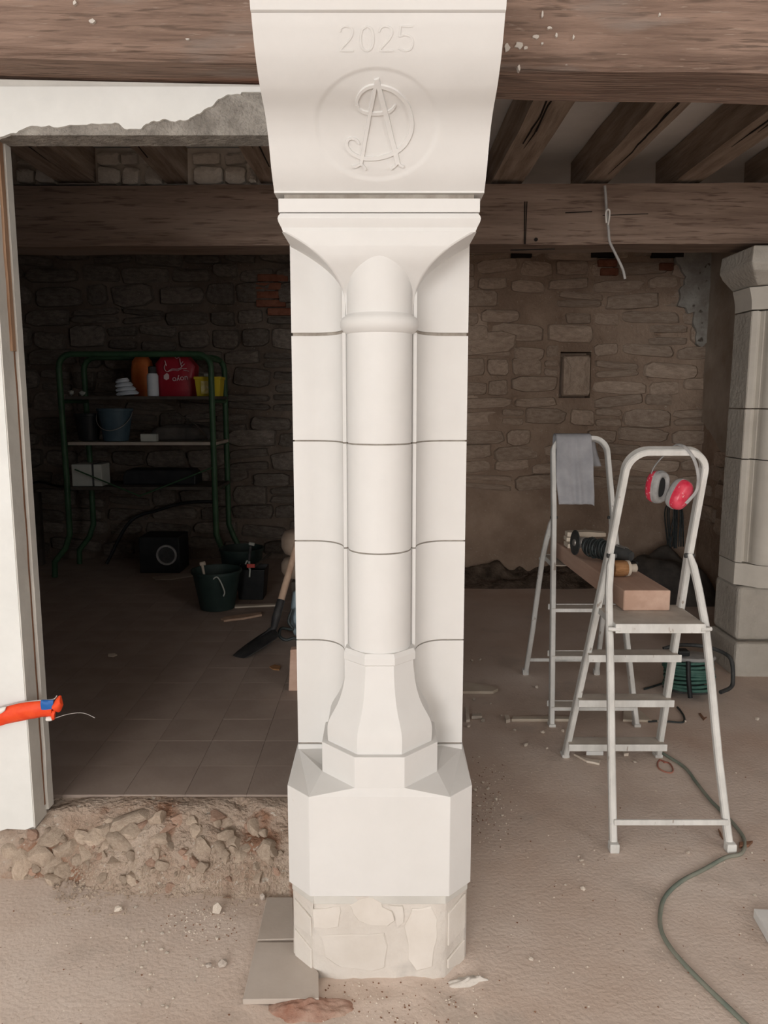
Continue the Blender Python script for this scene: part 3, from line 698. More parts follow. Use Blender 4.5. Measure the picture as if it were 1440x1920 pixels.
MB().loft([[(x, y - .0, z) for x, y in p2plan(XS2, False)] for z in (zz2[0], zz2[1] - .002)]).build('shaft_block', M['pillartwofront'], p2, smooth=30)
for a, c in ((1, 2), (2, 3), (3, 4)):
    MB().prism(p2plan(XS2 + .002 * a), zz2[a] + .003, zz2[a + 1 if False else c] - .003).build('shaft_block', M['pillartwofront'], p2, smooth=30)
    MB().prism([(XS2 + .002 * a - .004, 4.632), (XS2 + .002 * a - .004, 4.424), (XS2 + .05, 4.43), (XS2 + .05, 4.632)], zz2[a] + .004, zz2[c] - .004).build('rough_side', M['pillartwo'], p2)
MB().loft([[(x, y, z) for x, y in p2plan(XS2 - .01 * k, False)] for k, z in ((0, 2.094), (0.2, 2.14), (1, 2.18), (2.0, 2.215))]).build('capital_bell', M['pillartwofront'], p2, smooth=40)
MB().loft([[(x0, 4.66, z), (x0, yf, z), (2.62, yf, z), (2.62, 4.66, z)] for x0, yf, z in ((2.05, 4.36, 2.22), (1.985, 4.27, 2.285), (1.965, 4.25, 2.32), (1.975, 4.26, 2.41))]).build('capital_block', M['pillartwo'], p2, bevel=.008)

# ================================================================== BEAMS AND JOISTS
def beam(name, x0, x1, y0, y1, z0, z1, m, label, cat, tilt=0.0, amp=.006, nseg=60):
    rings = []
    for k in range(nseg + 1):
        x = x0 + (x1 - x0) * k / nseg; dz = tilt * x
        c = .022
        pr = [(y0 + c, z0), (y1 - c, z0), (y1, z0 + c), (y1, z1), (y0, z1), (y0, z0 + c)]
        rings.append([(x, y + amp * nz(x, y, z, 3), z + dz + amp * nz(x, y + 5, z, 2.6)) for y, z in pr])
    o = MB().loft(rings).build(name, m, smooth=25)
    return tag(o, label, cat, kind='thing')
fb = beam('oak_beam', -3.3, 4.0, 2.27, 2.535, 2.512, 2.87, M['beam'], 'old reddish-brown oak beam passing behind the carved corbel', 'beam', tilt=-0.020)
bb = beam('oak_beam', XL, 2.95, 4.36, 4.66, 2.432, 2.742, M['beamdark'], 'long dark oak beam across the back, resting on the second pillar', 'beam', tilt=0.004)
# peg hole, saw slots in the back beam
MB().lathe([(.010, -.002), (.010, .004)], (0, 0, 0), 12).build('peg_hole', M['crack'], None)
ph = bpy.data.objects['peg_hole']; ph.rotation_euler = (R(90), 0, 0); pp = P(1005, 449, 4.355); ph.location = (pp.x, 4.358, pp.z); adopt(ph, bb)
for (ua, va, ub, vb, w) in ((984, 378, 983, 458, .005), (988, 378, 985, 458, .004), (957, 469, 1040, 467, .006), (1060, 399, 1110, 397, .004), (1130, 404, 1215, 401, .003)):
    a, c = P(ua, va, 4.358), P(ub, vb, 4.358); a.y = c.y = 4.357
    MB().bar(a, c, w, .006, (0, 1, 0)).build('saw_slot', M['crack'], bb)
jspec = [(-2.10, .17, 'second joist from the left wall, over the left opening'), (-1.66, .20, 'thick dark joist nearest the white jamb'), (-1.115, .115, 'slim joist in the middle of the left opening'),
         (-.60, .13, 'joist just left of the white corbel'), (-.05, .14, 'joist hidden behind the corbel'), (.685, .165, 'joist right of the corbel with a knot hole'),
         (1.165, .14, 'cracked joist above the hanging wire'), (1.66, .15, 'joist in the upper right, second from the right edge'), (2.17, .15, 'joist at the far upper right corner')]
for jx, jw, lab in jspec:
    rings = []
    for k in range(25):
        y = 2.54 + (4.70 - 2.54) * k / 24; w = jw / 2
        pr = [(-w, 2.768), (w, 2.768), (w + .004, 2.95), (-w - .004, 2.95)]
        rings.append([(jx + x + .010 * nz(y, jx, x, 2.5) + (0.0), y, z + .006 * nz(y, jx + x, 7, 3)) for x, z in pr])
    j = tag(MB().loft(rings).build('ceiling_joist', M['joist'], smooth=25), 'rough brown oak ' + lab, 'joist', 'oak joists under the ceiling', kind='thing')
    for q in range(2):
        pts = []; off = random.uniform(-.3, .3) * jw; s0 = random.uniform(2.7, 3.2)
        for k in range(9):
            y = s0 + k * random.uniform(.09, .14); pts.append((jx + off + .02 * nz(y, jx, q, 6) + .010 * nz(y, jx, 0, 2.5), y, 2.7665 + .006 * nz(y, jx, 7, 3)))
        MB().tube(pts, [.001, .003, .004, .0045, .004, .0045, .004, .003, .001], 5).build('split', M['crack'], j)
# masonry infill on the back beam between the left joists
inf = MB().box(XL, .35, 4.44, 4.62, 2.763, 2.95).build('wall_infill', M['infillstone']); inf['kind'] = 'structure'
ist = [stone_mesh('stone', M['infillstone'], 9 + k % 3, 1.0, 300 + k, 2.4 + (k % 3), 0.12) for k in range(8)]
for xa, xb in ((-3.4, -2.2), (-2.0, -1.76), (-1.555, -1.18), (-1.05, -.67), (-.53, -.12), (.03, .34)):
    x = xa + .01
    while x < xb - .03:
        w = random.uniform(.10, .2); w = min(w, xb - x)
        for z, h in ((2.80, random.uniform(.09, .11)), (2.888, random.uniform(.06, .075))):
            inst('stone', random.choice(ist), inf, (x + w / 2 + random.uniform(-.01, .01), 4.432, z), (0, random.uniform(-.12, .12), 0), (w * random.uniform(.85, .97), .03, h))
        x += w
# ================================================================== RUBBLE BANK under the left opening
def bank_z(x, y):
    yt = 2.615 - .01 * nz(x, 0, 0, 3)
    yb = 2.30 + .11 * sm(-.75, -1.15, x) - .012 * nz(x, 2, 0, 6)
    if x < -1.02: yt = 2.615 - .10 * sm(-1.02, -1.2, x)
    t = (y - yb) / (yt - yb); t = min(1.05, max(0, t))
    z = ZL * (.62 * sm(0, .5, t) + .38 * sm(.35, .95, t)) if t < 1 else ZL - .012
    a = sm(-.05, .15, t) * (1 - sm(.9, 1.0, t))
    z += a * (.030 * nz(x, y, 0, 7) + .018 * nz(x, y, 3, 16) + .008 * nz(x, y, 5, 38))
    return min(z, ZL - .006) + (-.02 if t <= 0 else 0)
bx = axis([(-3.2, -1.5, .1), (-1.5, -.235, .0125)]); by = axis([(2.15, 2.63, .0125)])
bank = MB().grid(len(bx), len(by), lambda i, j: (bx[i], by[j], bank_z(bx[i], by[j]))).build('rubble_bank', M['bank'], smooth=70)
tag(bank, kind='structure')
rb = random.Random(11)
rocks = [rock_mesh('rubble_stone', M['bankstone'] if k < 9 else M['bankred'], 400 + k, .2) for k in range(12)]
def onbank(u, v):
    d = _dir(u, v); t = 1.6
    while t < 4:
        p = Vector((0.012 + d.x * t, d.y * t, CAMZ + d.z * t))
        if p.z < max(bank_z(p.x, p.y), 0): return p
        t += .004
    return p
big = [(48, 1628, 44, 62, 1), (62, 1600, 60, 40, 0), (20, 1600, 50, 34, 2), (98, 1625, 44, 40, 3), (118, 1595, 46, 40, 4), (145, 1575, 54, 30, 5), (172, 1572, 50, 30, 6), (196, 1558, 40, 26, 7), (165, 1606, 50, 36, 8), (130, 1640, 50, 22, 1),
       (205, 1545, 36, 20, 2), (255, 1540, 80, 34, 3), (293, 1540, 26, 40, 4), (335, 1548, 40, 26, 9), (355, 1545, 30, 22, 5), (310, 1555, 40, 22, 10), (240, 1562, 40, 26, 6), (195, 1592, 34, 24, 7), (218, 1613, 34, 18, 8),
       (400, 1535, 46, 20, 11), (432, 1556, 40, 26, 1), (440, 1585, 30, 26, 2), (463, 1590, 26, 24, 0), (452, 1608, 30, 24, 3), (420, 1575, 36, 30, 4), (375, 1590, 30, 28, 5), (345, 1603, 26, 20, 9), (260, 1622, 34, 22, 6), (285, 1618, 26, 16, 7),
       (395, 1645, 36, 20, 8), (255, 1655, 34, 18, 1), (100, 1655, 40, 18, 2), (225, 1580, 60, 26, 3), (330, 1670, 36, 16, 10), (480, 1560, 34, 40, 5), (500, 1600, 40, 40, 7), (90, 1570, 46, 30, 6), (370, 1560, 30, 24, 2), (300, 1580, 40, 22, 4)]
for u, v, w, h, k in big:
    p = onbank(u, v); s_ = 2.65 / FPX
    inst('rubble_stone', rocks[k], bank, (p.x, p.y + .020, p.z - .008), (rb.uniform(-.4, .4), rb.uniform(-.5, .5), rb.uniform(-.6, .6)), (w * s_ * 1.25, rb.uniform(.06, .10), h * s_ * 1.35))
for k in range(120):
    p = onbank(rb.uniform(20, 535), rb.triangular(1530, 1672, 1600)); w = rb.uniform(.012, .045) if k < 80 else rb.uniform(.008, .02)
    inst('rubble_stone', rocks[rb.randrange(12)], bank, (p.x, p.y, p.z), (rb.uniform(-1, 1), rb.uniform(-1, 1), rb.uniform(-3, 3)), (w * 1.3, w, w * .8))
gm = MB()
for k in range(1800):
    u, v = rb.uniform(100, 540), min(1715, max(1505, rb.gauss(1640, 34)))
    p = onbank(u, v); w = rb.uniform(.003, .008)
    if p.y > 2.6: continue
    vs = [(p.x + w * a * rb.uniform(.6, 1.2), p.y + w * b_ * rb.uniform(.6, 1.2), p.z + w * c * rb.uniform(.5, 1)) for a, b_, c in ((1, 0, 0), (-1, 0, 0), (0, 1, 0), (0, -1, 0), (0, 0, 1), (0, 0, -1))]
    gm.add(vs, [(0, 2, 4), (2, 1, 4), (1, 3, 4), (3, 0, 4), (2, 0, 5), (1, 2, 5), (3, 1, 5), (0, 3, 5)])
tag(gm.build('gravel', M['bankstone'], bank), kind='stuff')
# loose stones that rolled off the bank
for (u, v, w, h, lab) in ((222, 1702, 16, 12, 'pale lump of rubble on the floor below the middle of the broken bank'), (408, 1700, 20, 20, 'upright pale stone flake fallen in front of the broken bank'),
                    (492, 1680, 12, 14, 'white stone splinter standing at the far corner of the grey paving slabs'), (417, 1806, 20, 10, 'flat grey stone on the dusty floor left of the paving slabs'), (392, 1809, 12, 6, 'small grey pebble beside the flat grey stone on the dusty floor')):
    p = F(u, v + h / 2, 0); s_ = 2.5 / FPX
    tag(inst('rubble_stone', rock_mesh('loose_stone', M['chip'] if 'grey' not in lab else M['slab'], 900 + u), None, (p.x, p.y, h * s_ * .45), (.1, .2, u), (w * s_ * 1.2, w * s_, h * s_ * 1.2)), lab, 'stone')

# paving slabs at the left foot of the pillar
for px, lab in (([(500, 1682), (549, 1682), (552, 1760), (482, 1762)], 'rectangular grey paving slab beside the pillar foot, the farther of two'),
                ([(480, 1766), (551, 1766), (602, 1823), (598, 1872), (455, 1874)], 'grey paving slab with a cut corner beside the pillar foot, the nearer of two')):
    q = [F(u, v, .012) for u, v in px]
    # let the far slab run on under the pillar edge side only up to the stone
    MBp = MB().prism([(min(a.x, -.2535) if a.y > 2.04 else min(a.x, -.2535 + (2.04 - a.y) * 1.0), a.y) for a in q], -.004, .012)
    tag(MBp.build('paving_slab', M['slab'], bevel=.002), lab, 'paving slab', 'paving slabs at the pillar foot')
# red brick dust in front of the slab
def mound(name, cx, cy, rx, ry, h, m, seed, n=28, amp=.5):
    def f(i, j):
        u, v = -1.15 + 2.3 * i / (n - 1), -1.15 + 2.3 * j / (n - 1)
        r = math.hypot(u, v) + .28 * nz(u, v, seed, 2.2)
        z = h * (1 - r if r < 1 else 2.5 * (1 - r)) * (1 + amp * nz(u, v, seed + 4, 5)) - .012
        return (cx + rx * u, cy + ry * v, z)
    return MB().grid(n, n, f).build(name, m, smooth=180)
d = F(575, 1882); tag(mound('brick_dust', d.x, d.y, .115, .045, .028, M['brickdust'], 2), 'small heap of reddish brick dust at the near edge of the paving slab', 'brick dust', kind='stuff')
d = F(893, 1836); tag(mound('mortar_spill', d.x, d.y, .075, .026, .021, M['footmortar'], 5), 'white mortar spill at the right front corner of the pillar foot', 'mortar', kind='stuff')

# ================================================================== STEP LADDERS
def make_ladder():
    root = thing('step_ladder', 'white paint-splashed step ladder nearest the camera with red ear defenders on its hoop', 'step ladder')
    wf, wh, wt = .210, .155, .142         # half widths: foot, hinge, hoop
    yf, yh, zh = .372, .015, 1.003        # step frame foot, hinge
    slope = (yh - yf) / zh
    def ypos(z): return yf + slope * z
    zt, rc = 1.415, .075
    path = [Vector((-wf, ypos(0.0), .0)), Vector((-wh, ypos(zh), zh))]
    zc = zt - rc
    wz_ = wh + (wt - wh) * (zc - zh) / (zt - zh)
    path += [Vector((-wz_, ypos(zc), zc))]
    for k in range(1, 9):
        a = R(90 * k / 8); path.append(Vector((-wz_ + rc * (1 - math.cos(a)), ypos(zc + rc * math.sin(a)), zc + rc * math.sin(a))))
    path += [Vector((-p.x, p.y, p.z)) for p in reversed(path)]
    # flat rectangular section swept along the hoop
    dn = Vector((0, slope, 1)).normalized(); nrm = Vector((0, 1, -slope)).normalized()
    rings = []
    for i, p in enumerate(path):
        dd = (path[min(i + 1, len(path) - 1)] - path[max(i - 1, 0)]).normalized(); sd = nrm.cross(dd).normalized()
        rings.append([p + sd * a + nrm * c for a, c in ((-.009, -.021), (.009, -.021), (.0125, -.015), (.0125, .015), (.009, .021), (-.009, .021), (-.0125, .015), (-.0125, -.015))])
    MB().loft(rings).build('hoop_frame', M['alu'], root, smooth=30)
    for z in (.095, .333, .560):
        y = ypos(z); w = wf + (wh - wf) * z / zh
        t = MB().box(-w - .006, w + .006, y - .055, y + .025, z - .003, z)
        t.build('tread', M['alutread'], root, bevel=.001)
        MB().box(-w - .012, w + .012, y - .060, y - .054, z - .028, z + .003).box(-w - .006, w + .006, y + .021, y + .025, z - .020, z).build('tread_lip', M['alu'], root, bevel=.0015)
    z = .772; y1 = ypos(z) + .03; y0 = -.150
    MB().box(-.165, .165, y0, y1, z - .004, z).build('platform', M['alutread'], root, bevel=.001)
    MB().box(-.168, .168, y0 - .005, y0, z - .034, z + .002).box(-.168, -.164, y0, y1, z - .026, z).box(.164, .168, y0, y1, z - .026, z).build('platform_rim', M['alu'], root, bevel=.003)
    def prop(s_):
        pts = [Vector((s_ * .2085, -.372, 0.0)), Vector((s_ * .196, -.262, .30)), Vector((s_ * .186, -.170, .60)), Vector((s_ * .181, -.115, .76)), Vector((s_ * .172, -.060, .88)), Vector((s_ * .160, -.026, .965)), Vector((s_ * .148, -.010, 1.01))]
        rg_ = []
        for i, p in enumerate(pts):
            dd = (pts[min(i + 1, len(pts) - 1)] - pts[max(i - 1, 0)]).normalized(); sx = Vector((1, 0, 0)); sx = (sx - dd * sx.dot(dd)).normalized(); sy = dd.cross(sx)
            f = 1 if i < 6 else .7
            rg_.append([p + sx * a * f + sy * c * f for a, c in ((-.013, -.008), (-.008, -.013), (.008, -.013), (.013, -.008), (.013, .008), (.008, .013), (-.008, .013), (-.013, .008))])
        MB().loft(rg_).build('prop_leg', M['alu'], root, smooth=30)
        MB().box(s_ * .2085 - .017, s_ * .2085 + .017, -.392, -.356, 0, .034).build('foot_cap', M['alu'], root, bevel=.004)
        MB().box(s_ * wf - .017, s_ * wf + .017, yf - .024, yf + .024, 0, .016).build('foot_cap', M['alu'], root, bevel=.004)
        MB().tube([(s_ * .132, -.006, 1.003), (s_ * .168, -.006, 1.003)], .009, 10).build('hinge_pin', M['darkgrey'], root, smooth=40)
        MB().tube([(s_ * .150, -.152, .752), (s_ * .192, -.142, .752)], .0085, 10).build('platform_pin', M['alu'], root, smooth=40)
    prop(-1); prop(1)
    MB().bar((-.205, -.352, .098), (.205, -.352, .098), .010, .020).build('cross_bar', M['alu'], root, bevel=.002)
    return root
lad = make_ladder()
ladb = copy_tree(lad)
lad.location = (1.042, 2.939, 0)
ladb.location = (1.052, 4.00, 0); ladb.rotation_euler = (0, 0, R(180)); ladb.scale = (1, .97, .985)
ladb['label'] = 'dusty step ladder standing behind the other, with a grey rag over its hoop'
for o in (lad, ladb): o['group'] = 'pair of step ladders carrying a timber'

# timber lying across both platforms
zt0 = .7735
tb = MB().loft([[(.957, 2.967, zt0), (1.142, 2.967, zt0), (1.142, 2.967, zt0 + .083), (.957, 2.967, zt0 + .083)], [(.925, 4.06, zt0 - .008), (1.11, 4.06, zt0 - .008), (1.11, 4.06, zt0 + .075), (.925, 4.06, zt0 + .075)]])
tag(tb.build('timber', M['timber'], bevel=.006), 'thick reddish squared timber lying across the platforms of both ladders', 'timber')
def ztop_at(y): return zt0 + .083 - .0075 * (y - 2.967)
# offcuts at the far end of the timber
for k, (xa, xb, ya, yb_, za, h, lab) in enumerate(((.945, 1.10, 3.86, 3.95, 0, .022, 'lowest pale wooden offcut at the far end of the timber'), (.955, 1.10, 3.93, 4.00, .022, .020, 'pale wooden offcut in the middle of the stack at the far end of the timber'), (.965, 1.165, 3.96, 4.02, .042, .022, 'longest pale wooden offcut, topmost and sticking out behind the grinder'))):
    b = MB(); zb_ = ztop_at(3.86) + .002 + za
    b.loft([[(xa, ya, zb_), (xa, yb_, zb_), (xa, yb_, zb_ + h), (xa, ya, zb_ + h)], [((xa + xb) / 2, ya - .01, zb_), ((xa + xb) / 2, yb_, zb_), ((xa + xb) / 2, yb_, zb_ + h * 1.25), ((xa + xb) / 2, ya - .01, zb_ + h * 1.2)], [(xb, ya - .004, zb_), (xb, yb_ - .01, zb_), (xb, yb_ - .01, zb_ + h * .9), (xb, ya - .004, zb_ + h * .9)]])
    tag(b.build('wood_offcut', M['palewood'], bevel=.002), lab, 'wood offcut', 'offcuts stacked on the timber')

# angle grinder with its cable wound round the body
g0 = Vector((.955, 3.63, ztop_at(3.6) + .008)); gr = thing('angle_grinder', 'dark angle grinder with its black cable wound round the body, on the timber', 'angle grinder', g0)
ax = Vector((.62, -.785, 0)).normalized()         # from the disc end to the rear
sd = Vector((-ax.y, ax.x, 0))
def G3(a, s_, z): return g0 + ax * a + sd * s_ + Vector((0, 0, z))
dn_ = (Vector((-1, -.12, .05))).normalized()       # disc standing on edge
dc = G3(-.02, .0, .062) + Vector((-.015, 0, 0))
q1 = dn_.cross(Vector((0, 0, 1))).normalized(); q2 = q1.cross(dn_)
MB().loft([[dc + dn_ * t + (q1 * math.cos(2 * math.pi * k / 32) + q2 * math.sin(2 * math.pi * k / 32)) * r for k in range(32)] for t, r in ((-.0025, .0565), (-.0025, .0600), (.0025, .0600), (.0025, .0565))]).build('grinding_disc', M['darkgrey'], gr, smooth=35)
MB().tube([dc + dn_ * .008, dc - dn_ * .022], [.016, .022], 16).build('disc_flange', M['steel'], gr, smooth=40)
MB().tube([dc - dn_ * .018, dc - dn_ * .045, dc - dn_ * .062], [.024, .030, .022], 14).build('gear_head', M['steel'], gr, smooth=40)
MB().tube([dc - dn_ * .05, G3(.05, 0, .055), G3(.16, 0, .048), G3(.25, 0, .042), G3(.275, 0, .040)], [.027, .036, .036, .031, .022], 14).build('motor_body', M['darkgrey'], gr, smooth=40)
hel = []
for k in range(150):
    t = k / 149; a = .035 + .135 * t; th = t * 2 * math.pi * 8
    rr = .042 + .004 * math.sin(k * .9)
    hel.append(G3(a, rr * math.cos(th), max(.006, .050 + rr * math.sin(th))))
hel += [G3(.20, .050, .03), G3(.235, .062, .006), G3(.275, .045, .006), G3(.30, .0, .006), G3(.27, -.045, .006), G3(.21, -.055, .006)]
MB().tube(hel, .0058, 7).build('cable', M['blackcable'], gr, smooth=60)
for k in range(4):
    th = R(30 + 26 * k)
    MB().bar(G3(.19, .0365 * math.cos(th), .047 + .0365 * math.sin(th)), G3(.245, .034 * math.cos(th), .043 + .034 * math.sin(th)), .004, .003).build('vent_slot', M['steel'], gr)
# round brush
b0 = F(1172, 1084, ztop_at(3.15)); b0.z = ztop_at(b0.y); br_ = thing('round_brush', 'stubby round brush with brown bristles lying on the timber', 'brush', b0)
bp_ = lambda a, z=.036: Vector((b0.x + a, b0.y + .03 + a * .12, b0.z + z))
MB().tube([bp_(-.045), bp_(-.03), bp_(.0), bp_(.014)], [.030, .035, .034, .0315], 18).build('bristles', M['bristle'], br_, smooth=35)
MB().tube([bp_(.012), bp_(.024)], [.0345, .0335], 18).build('ferrule', M['palewood'], br_, smooth=35)
MB().tube([bp_(.022), bp_(.035), bp_(.055), bp_(.060)], [.021, .017, .019, .012], 12).build('handle', M['palewood'], br_, smooth=40)

# ear defenders hanging over the near hoop
ed0 = Vector((1.06, 2.79, 1.43)); ed = thing('ear_defenders', 'red and grey ear defenders hanging from the hoop of the nearer ladder', 'ear defenders', ed0)
YE_ = 2.79
band = [P(u, v, y) for u, v, y in ((1230, 905, 2.862), (1222, 893, 2.868), (1224, 880, 2.868), (1236, 863, 2.862), (1252, 848, 2.845), (1266, 841, 2.82), (1282, 842, 2.77), (1296, 852, 2.748), (1304, 868, 2.742), (1309, 890, 2.742), (1309, 910, 2.742), (1304, 924, 2.742), (1292, 938, 2.742), (1286, 944, 2.744))]
band[5].z = max(band[5].z, 1.436); band[6].z = max(band[6].z, 1.434)
MB().tube(bez(band, 5), .0062, 8, flat=.45).build('headband', M['greyrubber'], ed, smooth=50)
def cup(c, n_, up, rx, ry, dep, names):
    n_ = Vector(n_).normalized(); up = Vector(up); x = up.cross(n_).normalized(); y = n_.cross(x)
    def ring(f, t, ex=2.5):
        out = []
        for k in range(28):
            a = 2 * math.pi * k / 28; co, si = math.cos(a), math.sin(a); r = (abs(co) ** ex + abs(si) ** ex) ** (-1 / ex)
            out.append(c + x * rx * r * co * f + y * ry * r * si * f + n_ * t)
        return out
    MB().loft([ring(1.0, 0), ring(1.0, dep * .35), ring(.93, dep * .7), ring(.72, dep * .93), ring(.35, dep)]).build('ear_cup', M['redplastic'], ed, smooth=50)
    MB().loft([ring(1.03, -.004), ring(1.03, .005)]).build('cup_rim', M['greyrubber'], ed, smooth=30)
    MB().loft([ring(.98, -.003), ring(.99, -.012), ring(.90, -.020), ring(.72, -.021), ring(.62, -.014), ring(.60, -.008)], caps=False).build('ear_cushion', M['greyrubber'], ed, smooth=60)
    MB().loft([ring(.62, -.010), ring(.3, -.008)]).build('foam_lining', M['black'], ed)
cup(P(1235, 913, 2.868), (-.58, .80, .06), (.05, 0, 1), .042, .060, .040, 0)
cup(P(1271, 926, 2.775), (.52, -.85, -.18), (.52, 0, .85), .038, .056, .040, 1)

# grey rag over the far hoop
rx0, rx1 = P(1040, 880, 4.12).x, P(1104, 880, 4.12).x
def rag(i, j, nx=22, ny=34):
    s_ = i / (nx - 1); t = j / (ny - 1)
    x = rx0 + (rx1 - rx0) * s_ + .012 * nz(s_ * 2, t * 2, 1, 1.5)
    L0 = .352 if s_ < .98 else .36
    # front drop, over the tube, short back drop
    d = t * (L0 + .24)
    zt = 1.4115; r = .020
    fold = .006 * math.sin(s_ * 17 + t * 2) * min(1, abs(d - L0) * 8) + .006 * nz(s_ * 3, t * 3, 2, 2)
    if d < L0: y, z = 4.138 - .020 - r - .10 * (L0 - d) * .32 , zt - (L0 - d) + .0; y = 4.098 - (L0 - d) * .30 + fold
    else:
        e = d - L0
        if e < .07: a = e / .07; y, z = 4.098 + .085 * a, zt + .010 * math.sin(math.pi * a)
        else: y, z = 4.183 + fold + .02 * (e - .07), zt - (e - .07); x += (.03 + .35 * (e - .07)) * s_
    return (x, y, z)
rg_o = MB().grid(22, 34, rag).build('rag', M['rag'], smooth=180)
md = rg_o.modifiers.new('thickness', 'SOLIDIFY'); md.thickness = .003
tag(rg_o, 'pale grey cloth rag hanging over the hoop of the far ladder', 'rag')

# ================================================================== FLOOR OF THE RIGHT BAY
# cable reel
rc_ = F(1320, 1285, .12); rc_ = Vector((rc_.x, 4.06, 0)); reel = thing('cable_reel', 'round cable reel wound with green cable on the floor by the right pillar', 'cable reel', rc_)
tl = Matrix.Translation(rc_) @ Matrix.Rotation(R(-9), 4, 'X')
tp = lambda x, y, z: tl @ Vector((x, y, z))
def lathe_t(prof, name, m, n=32, sm_=40):
    MB().loft([[tp(r * math.cos(2 * math.pi * k / n), r * math.sin(2 * math.pi * k / n), z) for k in range(n)] for r, z in prof]).build(name, m, reel, smooth=sm_)
lathe_t([(.05, .026), (.132, .024), (.137, .030), (.132, .036), (.05, .036)], 'lower_flange', M['darkgrey'])
lathe_t([(.04, .198), (.135, .196), (.141, .204), (.135, .214), (.095, .222), (.04, .226)], 'upper_flange', M['greyrubber'])
lathe_t([(.08, .03), (.08, .20)], 'drum', M['darkgrey'])
for k in range(9):
    z = .048 + k * .0172; r = .128 - .006 * ((k * 7) % 3) / 2
    MB().tube([tp((r + .003 * math.sin(5 * a + k)) * math.cos(a), (r + .003 * math.sin(3 * a + k)) * math.sin(a), z + .006 * math.sin(a + k)) for a in [2 * math.pi * q / 30 for q in range(31)]], .0092, 7).build('cable_turn', M['greencable'], reel, smooth=60)
MB().tube(bez([tp(-.09, .135, .225), tp(0, .14, .245), tp(.12, .10, .245), tp(.195, .05, .225), tp(.225, -.02, .19), tp(.225, -.04, .08), tp(.20, -.06, .045), tp(.13, -.10, .03)], 6), .011, 8).build('handle', M['darkgrey'], reel, smooth=50)
MB().box(-.03, .03, -.06, .0, 0, .03).build('socket', M['black'], reel, bevel=.006)
sk = bpy.data.objects['socket']; sk.matrix_parent_inverse = Matrix.Identity(4); sk.location = (-.06, .0, .232)
MB().tube([tp(-.055, -.135, .20), tp(-.06, -.150, .11), tp(-.05, -.148, .012)], .013, 8).build('stand_leg', M['black'], reel, smooth=50)
MB().tube([tp(.075, .128, .20), tp(.08, .138, .11), tp(.08, .12, .012)], .012, 8).build('stand_leg', M['black'], reel, smooth=50)

def floor_tube(name, px, r, m, label, cat, n=6, z=None):
    pts = [F(u, v, r) for u, v in px]
    pts = bez(pts, n)
    o = MB().tube(pts, r, 8).build(name, m, smooth=60)
    return tag(o, label, cat)
floor_tube('electric_cable', [(1205, 1392), (1225, 1402), (1252, 1418), (1285, 1440), (1308, 1470), (1332, 1500), (1352, 1520), (1380, 1550), (1396, 1576), (1390, 1600), (1360, 1608), (1320, 1630), (1278, 1652), (1248, 1680), (1238, 1712), (1240, 1745), (1258, 1778), (1290, 1815), (1330, 1855), (1372, 1895), (1410, 1932), (1470, 1990)], .0068, M['dustycable'],
           'dusty pale green cable snaking across the floor past the ladder foot', 'cable')
floor_tube('electric_cable', [(1258, 1280), (1250, 1279), (1240, 1282), (1222, 1288), (1208, 1292)], .006, M['blackcable'], 'short dark cable lying left of the cable reel', 'cable')
floor_tube('electric_cable', [(1270, 1326), (1276, 1333), (1283, 1345), (1280, 1354), (1255, 1353), (1235, 1352), (1215, 1353)], .005, M['blackcable'], 'thin dark cable trailing from the reel behind the ladder', 'cable')
floor_tube('wire_loop', [(1236, 1424), (1246, 1428), (1256, 1432), (1262, 1443), (1258, 1449), (1244, 1446), (1235, 1440), (1233, 1431), (1238, 1425), (1247, 1430)], .0035, M['redwire'], 'reddish wire loop on the floor at the ladder step foot', 'wire')
# planks, sticks and chips
def floor_poly(name, px, h, m, label, cat, z0=.001, group=None, bevel=.0015):
    q = [F(u, v, z0 + h) for u, v in px]
    return tag(MB().prism([(p.x, p.y) for p in q], z0, z0 + h).build(name, m, bevel=bevel), label, cat, group)
floor_poly('plank', [(850, 1281), (884, 1280), (920, 1286), (934, 1291), (925, 1296), (850, 1296)], .016, M['palewood'], 'pale pointed plank lying on the floor right behind the pillar', 'plank')
floor_poly('wood_strip', [(962, 1343), (1075, 1343), (1075, 1348), (959, 1348)], .014, M['palewood'], 'thin pale wood strip lying under the far ladder', 'wood strip')
floor_poly('stone_block', [(872, 1325), (878, 1325), (881, 1349), (874, 1350)], .014, M['chip'], 'slim upright-looking stone piece lying close to the pillar edge', 'stone')
floor_poly('stone_block', [(886, 1338), (902, 1337), (904, 1342), (884, 1343)], .016, M['chip'], 'short brick-shaped stone piece right of the slim piece by the pillar', 'stone')
floor_poly('stone_block', [(946, 1340), (954, 1340), (957, 1348), (949, 1350)], .018, M['chip'], 'squarish stone piece at the left end of the thin wood strip', 'stone')
floor_poly('board_offcut', [(1170, 1312), (1178, 1312), (1222, 1350), (1168, 1349)], .012, M['palewood'], 'beige triangular board offcut lying behind the nearer ladder steps', 'board')
floor_poly('stone_wedge', [(1113, 1396), (1118, 1396), (1132, 1409), (1099, 1409)], .020, M['limestone'], 'white triangular stone wedge on the floor under the nearer ladder', 'stone', bevel=.003)
floor_poly('wood_splinter', [(1076, 1413), (1100, 1421), (1126, 1425), (1124, 1431), (1100, 1426)], .010, M['chip'], 'long pale stone splinter beside the left step foot of the nearer ladder', 'stone')
floor_poly('stone_piece', [(1166, 1404), (1176, 1406), (1179, 1412), (1170, 1413)], .014, M['chip'], 'pale stone piece on the floor behind the left prop leg', 'stone')
floor_poly('stone_piece', [(1198, 1398), (1220, 1394), (1212, 1402), (1203, 1406)], .008, M['limestone'], 'white pointed stone flake by the right step foot of the nearer ladder', 'stone')
